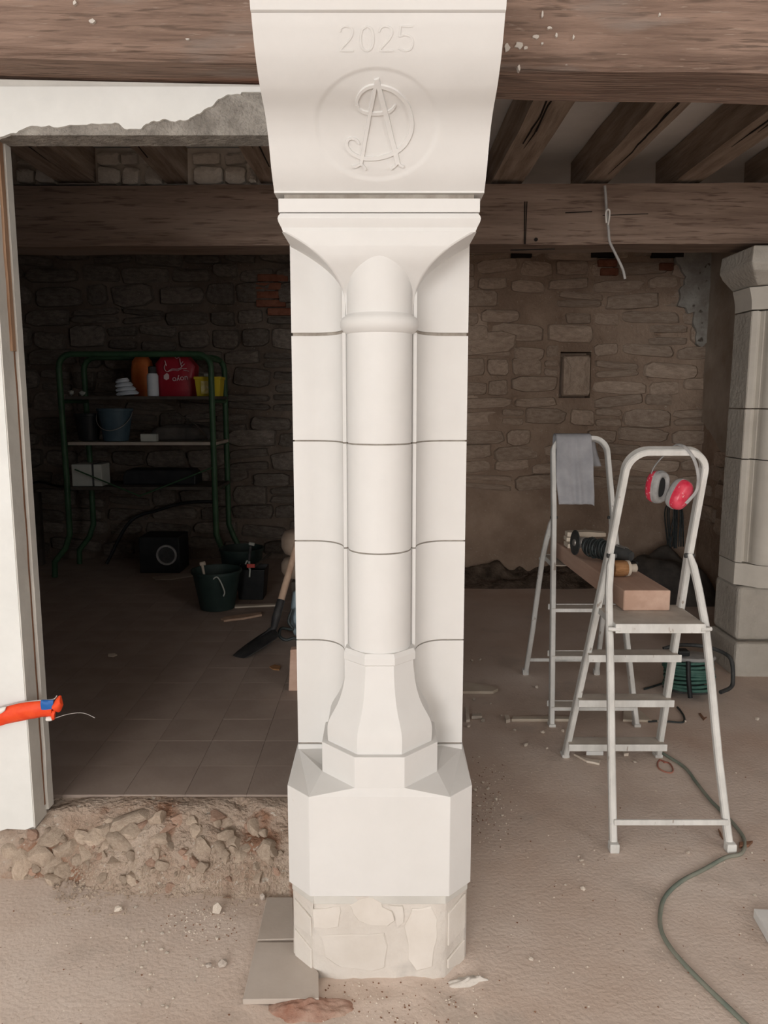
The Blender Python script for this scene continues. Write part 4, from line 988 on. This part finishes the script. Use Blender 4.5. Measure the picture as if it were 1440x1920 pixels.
floor_poly('wood_splinter', [(1386, 1578), (1412, 1576), (1404, 1584), (1386, 1586)], .010, M['rustwood'], 'dark red-brown wood splinter at the right prop foot of the nearer ladder', 'wood splinter')
floor_poly('wood_splinter', [(1346, 1552), (1352, 1560), (1356, 1572), (1350, 1564)], .008, M['rustwood'], 'thin brown splinter under the right prop leg of the nearer ladder', 'wood splinter')
floor_poly('stone_slab', [(1413, 1703), (1470, 1706), (1500, 1790), (1448, 1764)], .030, M['limestone'], 'white stone slab on the floor at the right edge beside the green cable', 'stone slab', bevel=.003)
floor_poly('leaf', [(1310, 1337), (1314, 1337), (1320, 1345), (1326, 1344), (1319, 1350)], .004, M['rustwood'], 'small dark brown scrap on the floor in front of the cable reel', 'scrap', bevel=0)
chips = [rock_mesh('stone_chip', M['chip'], 700 + k) for k in range(8)]
rc2 = random.Random(5)
spots_ = [(889, 1313), (905, 1352), (940, 1342), (965, 1370), (985, 1399), (1026, 1404), (1018, 1375), (1055, 1372), (878, 1364), (898, 1420), (905, 1468), (915, 1480), (890, 1482), (898, 1512), (940, 1516), (942, 1530), (930, 1500), (920, 1320), (1235, 1354), (1284, 1354), (1110, 1392), (1190, 1430),
          (1380, 1450), (1420, 1350), (1290, 1600), (1090, 1615), (1094, 1622), (1085, 1606), (1093, 1668), (1060, 1660), (1410, 1600), (1415, 1680), (996, 1800), (885, 1240), (900, 1238), (1006, 1290)]
for u, v in spots_:
    p = F(u, v); w = rc2.uniform(.010, .022) * (1.2 if v < 1400 else .8)
    tag(inst('stone_chip', rc2.choice(chips), None, (p.x, p.y, w * .28), (rc2.uniform(-.3, .3), rc2.uniform(-.3, .3), rc2.uniform(-3, 3)), (w * 1.3, w, w * .75)), 'small pale stone chip scattered on the dusty floor between pillar and ladders', 'stone chip', 'stone chips on the right floor')
for k in range(34):
    u, v = rc2.uniform(230, 520), rc2.uniform(1690, 1890)
    if u > 440 and v > 1660: u -= 200
    p = F(u, v); w = rc2.uniform(.005, .012)
    tag(inst('stone_chip', rc2.choice(chips), None, (p.x, p.y, w * .28), (0, 0, rc2.uniform(-3, 3)), (w * 1.3, w, w * .7)), 'tiny pale stone crumb on the dusty floor left of the paving slabs', 'stone chip', 'stone crumbs on the left floor')
def grit(name, m, n, seed, px_fn, label):
    r_ = random.Random(seed); g = MB()
    for k in range(n):
        u, v = px_fn(r_); p = F(u, v, 0); w = r_.uniform(.0012, .0038)
        if p.y > 6: continue
        z = floor_z(p.x, p.y)
        g.add([(p.x + w, p.y, z), (p.x - w, p.y + w * .4, z), (p.x, p.y - w, z), (p.x + r_.uniform(-w, w) * .4, p.y, z + w)], [(0, 1, 3), (1, 2, 3), (2, 0, 3)])
    tag(g.build(name, m, bpy.data.objects['floor']), kind='stuff')
def gpx(r_):
    c = r_.random()
    if c < .35: return r_.uniform(560, 900), r_.uniform(1825, 1990)
    if c < .55: return r_.gauss(910, 28), r_.gauss(1500, 40)
    if c < .75: return r_.uniform(300, 520), r_.gauss(1720, 25)
    return r_.uniform(0, 1440), r_.uniform(1450, 1990)
def gok(r_):
    while True:
        u, v = gpx(r_)
        if not (535 < u < 882 and v < 1832) and not (u < 555 and v < 1700) and not (445 < u < 610 and v < 1880): return u, v
grit('dark_grit', M['rustwood'], 420, 31, gok, 'dark brown grit sprinkled over the dusty floor around the pillar foot')
grit('pale_grit', M['chip'], 700, 32, gok, 'fine pale grit sprinkled over the dusty floor around the pillar foot')
sr = random.Random(77)
for u, v, w, h in ((950, 92, 12, 18), (972, 88, 16, 14), (985, 92, 10, 8), (1004, 72, 12, 8), (1016, 30, 5, 14), (1030, 55, 10, 5), (1042, 68, 5, 10), (1074, 72, 4, 9), (1016, 84, 5, 5), (972, 130, 5, 16), (142, 8, 8, 10), (175, 42, 14, 8), (353, 76, 9, 4), (1235, 30, 4, 6)):
    pts = []
    for k in range(9):
        a = 2 * math.pi * k / 9; f = sr.uniform(.6, 1.15); p = P(u + w * f * math.cos(a) / 2, v + h * f * math.sin(a) / 2, 2.272); pts.append((p.x, p.z))
    MB().prism_y(pts, 2.262, 2.280).build('mortar_splash', M['footmortar'], fb)
# soil and debris along the foot of the back wall, tarpaulin in the corner
def ridge(name, x0, x1, yc, ry, h, m, seed, nx=60, ny=14, zb=0):
    def f(i, j):
        x = x0 + (x1 - x0) * i / (nx - 1); v = j / (ny - 1)
        e = min(1, i / 4, (nx - 1 - i) / 4)
        z = zb - .004 + e * h * (math.sin(v * math.pi / 2)) * (.7 + .8 * nz(x, v, seed, 3) + .35 * nz(x, v * 2, seed + 3, 11))
        return (x, yc - ry + ry * v, max(zb - .01, z))
    return MB().grid(nx, ny, f).build(name, m, smooth=180)
tag(ridge('soil', .45, 1.84, YB - .01, .36, .15, M['soil'], 4), 'dark crumbly soil heaped along the foot of the back wall', 'soil', kind='stuff')
tp0 = Vector((2.32, 6.28, 0))
def tarp_f(i, j, n=34):
    u, v = -1 + 2 * i / (n - 1), -1 + 2 * j / (n - 1); r = math.hypot(u, v)
    z = .33 * max(0, 1 - r ** 3) * (1 + .5 * nz(u, v, 2, 1.8)) + .05 * nz(u, v, 6, 4) * max(0, 1 - r)
    return (tp0.x + .44 * u, tp0.y + .42 * v, max(.002, z))
tag(MB().grid(34, 34, tarp_f).build('tarpaulin', M['tarp'], smooth=180), 'crumpled dark tarpaulin heap in the back corner behind the ladders', 'tarpaulin')
d = P(1252, 1030, 6.5)
tl_ = MB()
for k in range(6):
    a = .035 * math.cos(k * 1.1); tl_.tube(bez([(d.x + a, 6.40, .36), (d.x + a * 1.5 - .02, 6.42, .66), (d.x + a * .8, 6.42, .80 - .02 * k), (d.x + .05 + a, 6.44, .66), (d.x + .03 + a * 2, 6.42, .37)], 6), .006, 6)
tag(tl_.build('cable_coil', M['blackcable'], smooth=60), 'black coil of cable standing on the tarpaulin heap against the wall', 'cable')

# cable hanging from the back beam
hw_ = [P(u, v, y) for u, v, y in ((1134, 348, 4.33), (1136, 372, 4.335), (1137, 392, 4.335), (1139, 412, 4.33), (1141, 432, 4.33), (1143, 452, 4.33), (1150, 468, 4.33), (1160, 488, 4.33), (1168, 506, 4.33), (1172, 523, 4.33))]
wr_ = thing('hanging_wire', 'pale grey electric wire hanging from the back beam', 'wire', hw_[0])
MB().tube(bez(hw_, 5), .0075, 8).build('lead', M['wire'], wr_, smooth=60)
MB().tube(bez([P(u, v, 4.318) for u, v in ((1137, 418), (1136, 400), (1139, 393), (1143, 396), (1142, 412), (1140, 422))], 5), .005, 8).build('wire_loop', M['whitetape'], wr_, smooth=60)

# ================================================================== LEFT ROOM
YS0, YS1 = 6.0, 6.5
def SX(u, Y=YS0, v=800): return P(u, v, Y).x
shelf = thing('shelving_unit', 'green tubular steel shelving unit with three shelves against the stone wall', 'shelving', (-1.9, 6.25, ZL))
xl, xr, zt2 = SX(119), SX(399), P(260, 664, YS0).z
for y, nm in ((YS0, 'front'), (YS1, 'rear')):
    rc3 = .10
    pts = [Vector((xl - .13, y - .02, ZL + .02)), Vector((xl - .125, y - .02, ZL + .14)), Vector((xl - .04, y, ZL + .25)), Vector((xl, y, ZL + .36)), Vector((xl, y, 1.0)), Vector((xl - .01, y, zt2 - rc3))]
    pts += [Vector((xl - .01 + rc3 * (1 - math.cos(R(a))), y, zt2 - rc3 + rc3 * math.sin(R(a)))) for a in (22, 45, 68, 90)]
    pts += [Vector((xr - rc3, y, zt2))] + [Vector((xr - rc3 + rc3 * math.sin(R(a)), y, zt2 - rc3 + rc3 * math.cos(R(a)))) for a in (22, 45, 68, 90)]
    pts += [Vector((xr, y, 1.0)), Vector((xr, y, ZL + .36)), Vector((xr + .04, y, ZL + .25)), Vector((xr + .10, y - .02, ZL + .14)), Vector((xr + .105, y - .02, ZL + .02))]
    MB().tube(pts, .023, 10).build('tube_frame', M['greensteel'], shelf, smooth=50)
for x in (xl + .0, xr):
    for z in (1.585, 1.25, .90): MB().tube([(x, YS0, z), (x, YS1, z)], .016, 8).build('cross_tube', M['greensteel'], shelf, smooth=50)
MB().tube([(xr - .03, YS0 + .01, zt2 - .03), (xr - .03, YS1, zt2 - .03)], .018, 8).build('cross_tube', M['greensteel'], shelf, smooth=50)
zsh = [P(260, 743, YS0).z, P(260, 829, YS0).z, P(260, 913, YS0).z]
for z, m in zip(zsh, ('shelfboard', 'shelfpale', 'shelfboard')):
    MB().box(xl + .026, xr - .026 + .05, YS0 - .005, YS1 - .03, z - .024, z).build('shelf', M[m], shelf, bevel=.003)
for (ua, va, ub, vb) in ((140, 880, 262, 930), (262, 930, 400, 876)):
    MB().tube([P(ua, va, YS0 - .03), P(ub, vb, YS0 - .03)], .006, 6).build('brace_rod', M['greensteel'], shelf, smooth=50)
def on(u, z, Y): 
    p = P(u, 800, Y); return Vector((p.x, Y, z))
def bucket(name, c, rb_, rt_, h, m, label, cat='bucket', handle=True, tilt=None, rimm=None, content=None, group=None):
    t = thing(name, label, cat, c, group)
    MB().lathe([(rb_ * .9, .0), (rb_, .004), (rt_ * .97, h - .02), (rt_ * 1.03, h - .018), (rt_ * 1.03, h), (rt_ * .97, h), (rb_ * .93, .012), (rb_ * .5, .01)], c, 32).build('body', M[m], t, smooth=40)
    if handle:
        hh = []
        for k in range(17):
            a = math.pi * k / 16; hh.append((c.x - rt_ * 1.03 * math.cos(a), c.y - rt_ * 1.05 * math.sin(a) * .98 - .006, c.z + h - .03 - .6 * h * math.sin(a) * .9))
        MB().tube(hh, .0035, 6).build('handle', M[rimm or 'steel'], t, smooth=60)
    if content: MB().lathe([(.001, h * .72), (rt_ * .88, h * .7)], c, 24, caps=False).build('content', M[content], t)
    return t
# top shelf
z1 = zsh[0] + .001; z2 = zsh[1] + .001; z3 = zsh[2] + .001
c = on(242, z1, 6.12)
for k in range(4):
    zz = c.z + k * .032; w = (.085, .075, .065, .05)[k]
    tag(MB().loft([[(c.x - .012 * k + w * a * f, c.y + .05 * b_ * f, zz + zo + .006 * a + .008) for a, b_ in ((-1, -.4), (-.4, -1), (.5, -1), (1.1, -.3), (1, .5), (.3, 1), (-.6, .9))] for f, zo in ((.9, .001), (1, .014), (.75, .031))]).build('dust_mask', M['white'], smooth=50),
        ('bottom', 'second', 'third', 'topmost')[k] + ' white dust mask of the small stack on the top shelf', 'dust mask', 'dust masks on the top shelf')
c = on(290, z1, 6.045); t = thing('spray_can', 'white spray can with a dark cap between the masks and the red bag', 'spray can', c)
MB().lathe([(.040, 0), (.043, .004), (.043, .155), (.036, .17), (.024, .178)], c, 24).build('can', M['white'], t, smooth=35)
MB().lathe([(.030, .170), (.032, .175), (.030, .222), (.02, .228)], c, 20).build('cap', M['darkgrey'], t, smooth=35)
c = on(272, z1, 6.36); t = MB().loft([[(c.x + .085 * f * math.cos(a) + .02 * nz(a, z, 1, 2), c.y + .06 * f * math.sin(a), c.z + z) for a in [2 * math.pi * k / 16 for k in range(16)]] for z, f in ((0, .8), (.05, 1), (.2, 1.02), (.28, .85), (.33, .4), (.345, .1))])
tag(t.build('orange_bag', M['orange'], smooth=60), 'dull orange bag standing behind the spray can on the top shelf', 'bag')
# red bag, upside-down print
c = on(338, z1, 6.30); rbag = thing('red_bag', 'red plastic bag with an upside-down white antler print on the top shelf', 'bag', c)
outl = [(-.155, 0), (-.16, .06), (-.155, .16), (-.175, .26), (-.12, .325), (.02, .34), (.10, .32), (.165, .24), (.15, .14), (.16, .05), (.14, 0)]
rings = []
for f, y in ((.75, -.085), (.93, -.07), (1.0, 0), (.93, .07), (.75, .085)):
    rings.append([(c.x + x * f + .004 * nz(x, z, y, 30), c.y + y + .012 * nz(x, z, y, 9), c.z + max(0.0, .165 + (z - .165) * f if z > 0 else (z)) + (0 if z > 0 else 0)) for x, z in outl])
MB().loft(rings).build('sack', M['bagred'], rbag, smooth=55)
def flat_print(strokes, w, name, yy):
    b = MB()
    for st_ in strokes:
        q = [P(u, v, yy) for u, v in st_]
        b.tube([Vector((p.x, yy, p.z)) for p in q], w, 6, flat=.4)
    return b.build(name, M['print'], rbag)
yp = c.y - .098
flat_print([sp([(311, 681), (308, 690), (313, 697), (322, 692), (333, 692), (340, 688), (338, 680), (337, 672)], 4), [(309, 676), (312, 686)], [(314, 697), (324, 694), (333, 695), (341, 691), (350, 691)], [(338, 684), (343, 678)], [(340, 688), (346, 682)], [(326, 668), (331, 672), (336, 670)], [(344, 694), (354, 696)]], .0075, 'antler_print', yp)
tx = bpy.data.curves.new('bag_lettering', 'FONT'); tx.body = 'uoyo'; tx.size = .062; tx.extrude = .001; tx.align_x = 'CENTER'; tx.align_y = 'CENTER'
to = bpy.data.objects.new('bag_lettering', tx); COL.objects.link(to); to.data.materials.append(M['print'])
lp_ = P(338, 711, yp); to.data.materials[0]; to.location = (lp_.x, yp - .002, lp_.z); to.rotation_euler = (R(90), R(180) - .10, 0)
bpy.context.view_layer.update()
tm = bpy.data.meshes.new_from_object(to.evaluated_get(bpy.context.evaluated_depsgraph_get()))
to2 = bpy.data.objects.new('bag_text', tm); COL.objects.link(to2); to2.location = to.location; to2.rotation_euler = to.rotation_euler; bpy.data.objects.remove(to); to2.name = 'bag_lettering'; adopt(to2, rbag)
MB().loft([[P(u, v, yp - .001 + dy) for u, v in ((307, 704), (313, 699), (317, 703), (317, 710), (312, 713), (307, 710))] for dy in (0, .004)]).build('leaf_print', M['print'], rbag)
# yellow tub
c = on(396, z1, 6.16); t = thing('yellow_tub', 'yellow plastic tub with a printed label at the right end of the top shelf', 'tub', c)
MB().loft([[(c.x + sx * w, c.y + sy * w * .8, c.z + z) for sx, sy in ((-1, -1), (1, -1), (1, 1), (-1, 1))] for z, w in ((0, .088), (.13, .100), (.131, .106), (.150, .106))]).build('body', M['yellow'], t, bevel=.012)
MB().box(c.x - .05, c.x + .02, c.y - .088, c.y - .0775, c.z + .02, c.z + .115).build('label', M['label'], t)
MB().box(c.x - .04, c.x + .02, c.y - .03, c.y + .03, c.z + .150, c.z + .175).build('lid_grip', M['offwhite'], t, bevel=.004)
for u, w, lab in ((137, .045, 'crumpled pale scrap at the left end of the top shelf'), (157, .035, 'small pale crumpled scrap second from the left on the top shelf')):
    c = on(u, z1 + w * .62, 6.1); tag(inst('paper_scrap', rock_mesh('paper_scrap', M['offwhite'], 60 + u), None, c, (0, 0, u), (w * 1.7, w, w * 1.1)), lab, 'scrap')
# middle shelf
bucket('bucket', on(166, z2, 6.2), .075, .105, .215, 'black', 'black bucket at the left of the middle shelf', handle=False, group='buckets on the middle shelf')
bucket('bucket', on(217, z2, 6.14), .095, .135, .255, 'bluebucket', 'blue-grey bucket with a wire handle on the middle shelf', group='buckets on the middle shelf')
c = on(279, z2, 6.08); tag(MB().box(c.x - .062, c.x + .062, c.y - .03, c.y + .04, c.z, c.z + .060).build('stone_brick', M['offwhite'], bevel=.006), 'small pale block at the front of the middle shelf', 'block')
c = on(345, z2, 6.3); tag(MB().loft([[(c.x - .27 * f, c.y - .1 * f, c.z + z), (c.x + .25 * f, c.y - .1 * f, c.z + z), (c.x + .27 * f, c.y + .1 * f, c.z + z), (c.x - .25 * f, c.y + .1 * f, c.z + z)] for z, f in ((0, .95), (.04, 1), (.10, .8), (.13, .4))]).build('dark_bundle', M['tarp'], bevel=.02), 'low dark bundle of sheeting lying right on the middle shelf', 'bundle')
tag(MB().tube(bez([P(320, 776, 6.16), P(352, 786, 6.15), P(377, 806, 6.14), P(388, 824, 6.12)], 5), .006, 6).build('rod', M['shelfboard'], smooth=60), 'thin bent dark rod leaning above the bundle on the middle shelf', 'rod')
# bottom shelf
c = on(166, z3, 6.13); t = thing('white_box', 'off-white box with a dark strap at the left of the bottom shelf', 'box', c)
MB().box(c.x - .118, c.x + .118, c.y - .09, c.y + .09, c.z, c.z + .172).build('carton', M['offwhite'], t, bevel=.004)
MB().box(c.x + .042, c.x + .056, c.y - .0935, c.y + .0935, c.z - .000, c.z + .1755).build('strap', M['darkgrey'], t)
c = on(300, z3, 6.26); tag(MB().loft([[(c.x - .28 * f, c.y - .12 * f, c.z + z), (c.x + .30 * f, c.y - .12 * f, c.z + z), (c.x + .30 * f, c.y + .12 * f, c.z + z), (c.x - .28 * f, c.y + .12 * f, c.z + z)] for z, f in ((0, 1), (.07, 1), (.12, .9))]).build('dark_box', M['black'], bevel=.01), 'low black case in the middle of the bottom shelf', 'case')
# black speaker with a ring
c = P(300, 1070, 6.2); c.z = ZL + .001; t = thing('loudspeaker', 'black box loudspeaker with a round ring on the tiled floor under the shelves', 'loudspeaker', c)
MB().box(c.x - .165, c.x + .165, 6.2, 6.50, c.z, c.z + .30).build('cabinet', M['black'], t, bevel=.008)
rcn = P(312, 1041, 6.195)
MB().loft([[(rcn.x + r * math.cos(2 * math.pi * k / 32), y, rcn.z + r * math.sin(2 * math.pi * k / 32)) for k in range(32)] for r, y in ((.085, 6.2005), (.082, 6.188), (.070, 6.188), (.066, 6.2005))], caps=False).build('ring', M['greyrubber'], t, smooth=40)
MB().loft([[(rcn.x + r * math.cos(2 * math.pi * k / 32), y, rcn.z + r * math.sin(2 * math.pi * k / 32)) for k in range(32)] for r, y in ((.066, 6.198), (.03, 6.1995))]).build('cone', M['darkgrey'], t, smooth=40)
# buckets on the floor
cb = F(408, 1140, ZL); cb.z = ZL + .001
mb_ = bucket('mixing_bucket', cb, .115, .165, .27, 'greenbucket', 'large dark builder bucket with tools in it on the left room floor', content='black', handle=False)
MB().tube(bez([P(u, v, cb.y - .165) for u, v in ((400, 1086), (405, 1082), (410, 1085), (416, 1096), (421, 1110), (419, 1118))], 4), .005, 6).build('handle', M['offwhite'], mb_, smooth=60)
q = thing('paint_brush', 'pale-handled tool standing in the large dark bucket', 'tool', (cb.x - .09, cb.y, cb.z + .1))
a_ = P(384, 1086, cb.y - .08); e_ = P(379, 1058, cb.y - .08)
MB().tube([a_ - Vector((0, 0, .005)), a_, e_], [.008, .008, .010], 8).build('handle', M['palewood'], q, smooth=50)
MB().tube([e_ + Vector((-.012, 0, 0)), e_ + Vector((.02, 0, .008))], .014, 8).build('head', M['palewood'], q, smooth=50)
cn = P(442, 1090, cb.y + .36); cn.z = ZL + .001
bucket('bucket', Vector((cn.x - .0, cb.y + .62, cn.z)), .13, .165, .30, 'greenbucket', 'dark green bucket standing behind the large builder bucket', handle=False)
cx_ = P(474, 1100, cb.y + .3); t = thing('tool_bin', 'black square bin with tools sticking out beside the dark builder bucket', 'bin', (cx_.x, cb.y + .3, ZL))
MB().loft([[(cx_.x + a * w, cb.y + .3 + b_ * w, ZL + .001 + z) for a, b_ in ((-1, -1), (1, -1), (1, 1), (-1, 1))] for z, w in ((0, .085), (.22, .105), (.22, .098), (.02, .08))]).build('body', M['black'], t, bevel=.01)
yy = cb.y + .28
h = thing('hammer', 'pale-handled hammer standing in the black tool bin', 'hammer', P(466, 1070, yy))
MB().tube([P(469, 1082, yy), P(467, 1050, yy), P(463, 1052, yy), P(460, 1058, yy)], [.007, .009, .007, .005], 8).build('grip', M['offwhite'], h, smooth=50)
MB().tube([P(467, 1052, yy), P(470, 1024, yy)], [.010, .009], 8).build('shaft', M['darkgrey'], h, smooth=50)
MB().tube([P(467, 1019, yy), P(477, 1021, yy)], .012, 8).build('head', M['offwhite'], h, smooth=50)
k_ = thing('clamp', 'clamp with a red bar lying over the black tool bin', 'clamp', P(470, 1061, yy - .1))
MB().bar(P(463, 1061, yy - .115), P(478, 1061, yy - .115), .012, .026).build('jaw', M['clampred'], k_, bevel=.002)
MB().bar(P(478, 1061, yy - .1), P(508, 1038, yy + .15), .010, .016).build('bar', M['shelfboard'], k_)
MB().tube([P(469, 1066, yy - .11), P(468, 1082, yy - .11)], .006, 6).build('screw', M['offwhite'], k_, smooth=50)
def lfloor(name, px, h_, m, label, cat, bevel=.002):
    q_ = [F(u, v, ZL + h_) for u, v in px]
    return tag(MB().prism([(p.x, p.y) for p in q_], ZL + .0015, ZL + h_ + .0015).build(name, m, bevel=bevel), label, cat)
lfloor('plank', [(414, 1160), (424, 1156), (455, 1152), (490, 1148), (491, 1152), (460, 1158), (420, 1163)], .014, M['handlewood'], 'short brown plank on the floor in front of the dark bucket', 'plank')
lfloor('plank', [(440, 1134), (520, 1131), (520, 1134), (440, 1138)], .012, M['palewood'], 'thin pale batten on the floor behind the short brown plank', 'plank')
lfloor('stone_flake', [(203, 1226), (215, 1225), (220, 1228), (212, 1231), (202, 1230)], .006, M['chip'], 'pale oval flake lying alone on the left room floor', 'stone')
lfloor('wood_scrap', [(285, 1082), (318, 1078), (370, 1073), (372, 1078), (322, 1086), (292, 1087)], .008, M['shelfpale'], 'dusty flat scrap lying in front of the loudspeaker', 'scrap')
lfloor('leaf_litter', [(505, 1250), (515, 1246), (526, 1249), (524, 1256), (512, 1255)], .005, M['bristle'], 'small tan leaf scrap on the floor below the shovel blade', 'leaf', bevel=0)
# shovel
yt_ = F(437, 1229, ZL).y
s0, s1, s2, s3 = F(438, 1229, ZL + .004), P(512, 1178, 4.28), P(527, 1125, 4.36), P(566, 990, 4.60)
sh = thing('shovel', 'worn steel shovel with a wooden handle leaning behind the pillar', 'shovel', s0)
u_ = (s1 - s0); ln = u_.length; u_.normalize(); wv = Vector((.32, 1, .25)); wv = (wv - u_ * wv.dot(u_)).normalized(); nv = wv.cross(u_)
rings = []
for t, w in ((0, .015), (.06, .055), (.16, .085), (.35, .105), (.6, .110), (.85, .105), (.93, .085), (1.0, .03)):
    p = s0 + u_ * ln * t; rings.append([p + wv * w * a + nv * (.028 * a * a * (1 if t > .02 else .3) + o) for a, o in ((-1, 0), (-.6, 0), (-.2, 0), (.2, 0), (.6, 0), (1, 0), (1, -.004), (.6, -.004), (.2, -.004), (-.2, -.004), (-.6, -.004), (-1, -.004))])
MB().loft(rings).build('blade', M['spade'], sh, smooth=40)
MB().tube([s1 - u_ * .10 + nv * .008, s1 + nv * .004, s1.lerp(s2, .35), s2], [.012, .020, .024, .023], 12).build('socket', M['spade'], sh, smooth=50)
MB().tube([s1.lerp(s2, .9), s2.lerp(s3, .5), s3], [.0205, .020, .019], 12).build('handle', M['handlewood'], sh, smooth=50)
# things standing behind the pillar, seen at its left edge
for k, (u, v, rx, rz, lab) in enumerate(((552, 1016, .085, .085, 'upper brown filled sack on the stack behind the pillar'), (552, 1062, .085, .07, 'lower brown filled sack on the stack behind the pillar'))):
    p = P(u, v, 4.95); zc_ = p.z
    tag(MB().loft([[(p.x + .05 + (.05 + rx) * f * math.cos(a), 4.95 + .16 * f * math.sin(a), zc_ + rz * z) for a in [2 * math.pi * q / 20 for q in range(20)]] for z, f in ((-1, .55), (-.8, .85), (-.3, 1), (.3, 1), (.8, .85), (1, .5))]).build('sack', M['sack'], smooth=60), lab, 'sack', 'sacks behind the pillar')
p = P(560, 1100, 4.95); zs_ = P(552, 1062, 4.95).z - .07
tag(MB().box(p.x - .03, p.x + .20, 4.80, 5.10, ZL + .001, zs_).build('wooden_crate', M['shelfboard'], bevel=.004), 'dark wooden crate under the sacks behind the pillar', 'crate')
p = P(556, 1165, 4.55); 
t = thing('plastic_bag', 'pale blue plastic bag behind the shovel at the pillar edge', 'bag', (p.x + .05, 4.55, ZL))
MB().loft([[(p.x + .07 + .105 * f * math.cos(a), 4.55 + .08 * f * math.sin(a), ZL + .001 + z) for a in [2 * math.pi * q / 18 for q in range(18)]] for z, f in ((0, .85), (.06, 1), (.18, .97), (.26, .85), (.29, .3))]).build('sack', M['lightblue'], t, smooth=60)
tag(MB().tube(bez([P(548, 1142, 4.44), P(541, 1165, 4.43), P(549, 1180, 4.42), P(528, 1178, 4.40), P(524, 1192, 4.38), P(536, 1200, 4.37), P(552, 1196, 4.37), P(560, 1203, 4.37)], 6), .009, 8).build('electric_cable', M['blackcable'], smooth=60), 'black cable curled beside the pale blue bag behind the pillar', 'cable')
q_ = [P(u, v, 3.55) for u, v in ((546, 1212), (575, 1205), (575, 1296), (541, 1296))]
pb = [F(541, 1296, ZL), F(575, 1296, ZL)]
tag(MB().prism_y([(pb[0].x, ZL + .001), (-.02, ZL + .001), (-.02, .42), (pb[0].x + .012, .40)], pb[0].y, pb[0].y + .05).build('board', M['timber'], bevel=.003), 'reddish board standing upright behind the lower left edge of the pillar', 'board')
# boards at the far left
p = P(62, 1000, 6.55); tag(MB().box(p.x - .12, p.x + .09, 6.5, 6.56, ZL + .001, .82).build('board', M['shelfboard'], bevel=.004), 'dark brown board leaning at the wall left of the shelving unit', 'board')
# iron rail along the wall behind the shelves
tag(MB().tube(bez([P(40, 1040, 6.62), P(48, 960, 6.70), P(62, 906, 6.735), P(110, 912, 6.735), P(118, 912, 6.735)], 4), .012, 6).build('iron_rod', M['black'], smooth=60), 'dark iron rod against the wall left of the shelving', 'rod')
tag(MB().tube(bez([(SX(196, 6.62), 6.50, ZL + .016), (SX(235, 6.62), 6.62, ZL + .36), (SX(290, 6.62), 6.66, ZL + .46), (SX(340, 6.62), 6.67, ZL + .52), (SX(400, 6.62), 6.69, ZL + .53)], 6), .014, 6).build('iron_rod', M['black'], smooth=60), 'dark bent rod leaning on the wall behind the loudspeaker', 'rod')

# ================================================================== ORANGE TAPE on the white jamb
t0 = P(60, 1330, YF - .03); tape = thing('barrier_tape', 'orange-red folded tape strap with a blue band, stretched across the white jamb', 'tape', t0)
def strip(px_top, px_bot, y, name, m, nb=6, bul=.012):
    tp_, bt = bez([P(u, v, y) for u, v in px_top], 6), bez([P(u, v, y) for u, v in px_bot], 6)
    rings = []
    for a, c in zip(tp_, bt):
        ring = []
        for k in range(nb + 1):
            f = k / nb; q_ = a.lerp(c, f); q_.y -= bul * math.sin(math.pi * f) + .004 * nz(q_.x, q_.z, 1, 45); ring.append(q_)
        for k in range(nb + 1):
            f = 1 - k / nb; q_ = a.lerp(c, f); q_.y += .004; ring.append(q_)
        rings.append(ring)
    return MB().loft(rings).build(name, m, tape, smooth=60)
yt2 = YF - .026
strip([(-60, 1345), (-30, 1335), (0, 1327), (40, 1318), (76, 1314), (100, 1314)], [(-60, 1395), (-30, 1376), (0, 1361), (40, 1352), (76, 1345), (98, 1344)], yt2, 'strap', M['orangered'])
strip([(77, 1313), (84, 1313), (92, 1313), (100, 1313)], [(77, 1331), (84, 1331), (92, 1330), (100, 1329)], yt2 - .012, 'blue_band', M['bluetape'], bul=.004)
strip([(-20, 1333), (-8, 1330), (4, 1327), (11, 1326)], [(-20, 1345), (-8, 1341), (2, 1338), (9, 1333)], yt2 - .012, 'white_patch', M['whitetape'], bul=.004)
strip([(100, 1318), (104, 1312), (110, 1305), (114, 1305)], [(101, 1330), (107, 1335), (113, 1334), (118, 1322)], yt2 - .006, 'knot', M['orangered'], bul=.016)
strip([(98, 1333), (101, 1332), (104, 1333)], [(97, 1350), (100, 1350), (102, 1349)], yt2 - .008, 'tail', M['orangered'], bul=.008)
strip([(86, 1345), (92, 1344), (98, 1345)], [(88, 1352), (93, 1352), (98, 1351)], yt2 - .008, 'white_tip', M['whitetape'], bul=.006)
MB().tube(bez([P(u, v, yt2 - .004) for u, v in ((-30, 1336), (0, 1327), (40, 1317), (76, 1313), (100, 1311), (107, 1304))], 6), .0018, 6).build('cord', M['wire'], tape, smooth=60)
MB().tube(bez([P(u, v, yt2 - .004) for u, v in ((102, 1347), (120, 1341), (140, 1337), (156, 1337), (168, 1341), (178, 1346))], 6), .0011, 6).build('thread', M['wire'], tape, smooth=60)
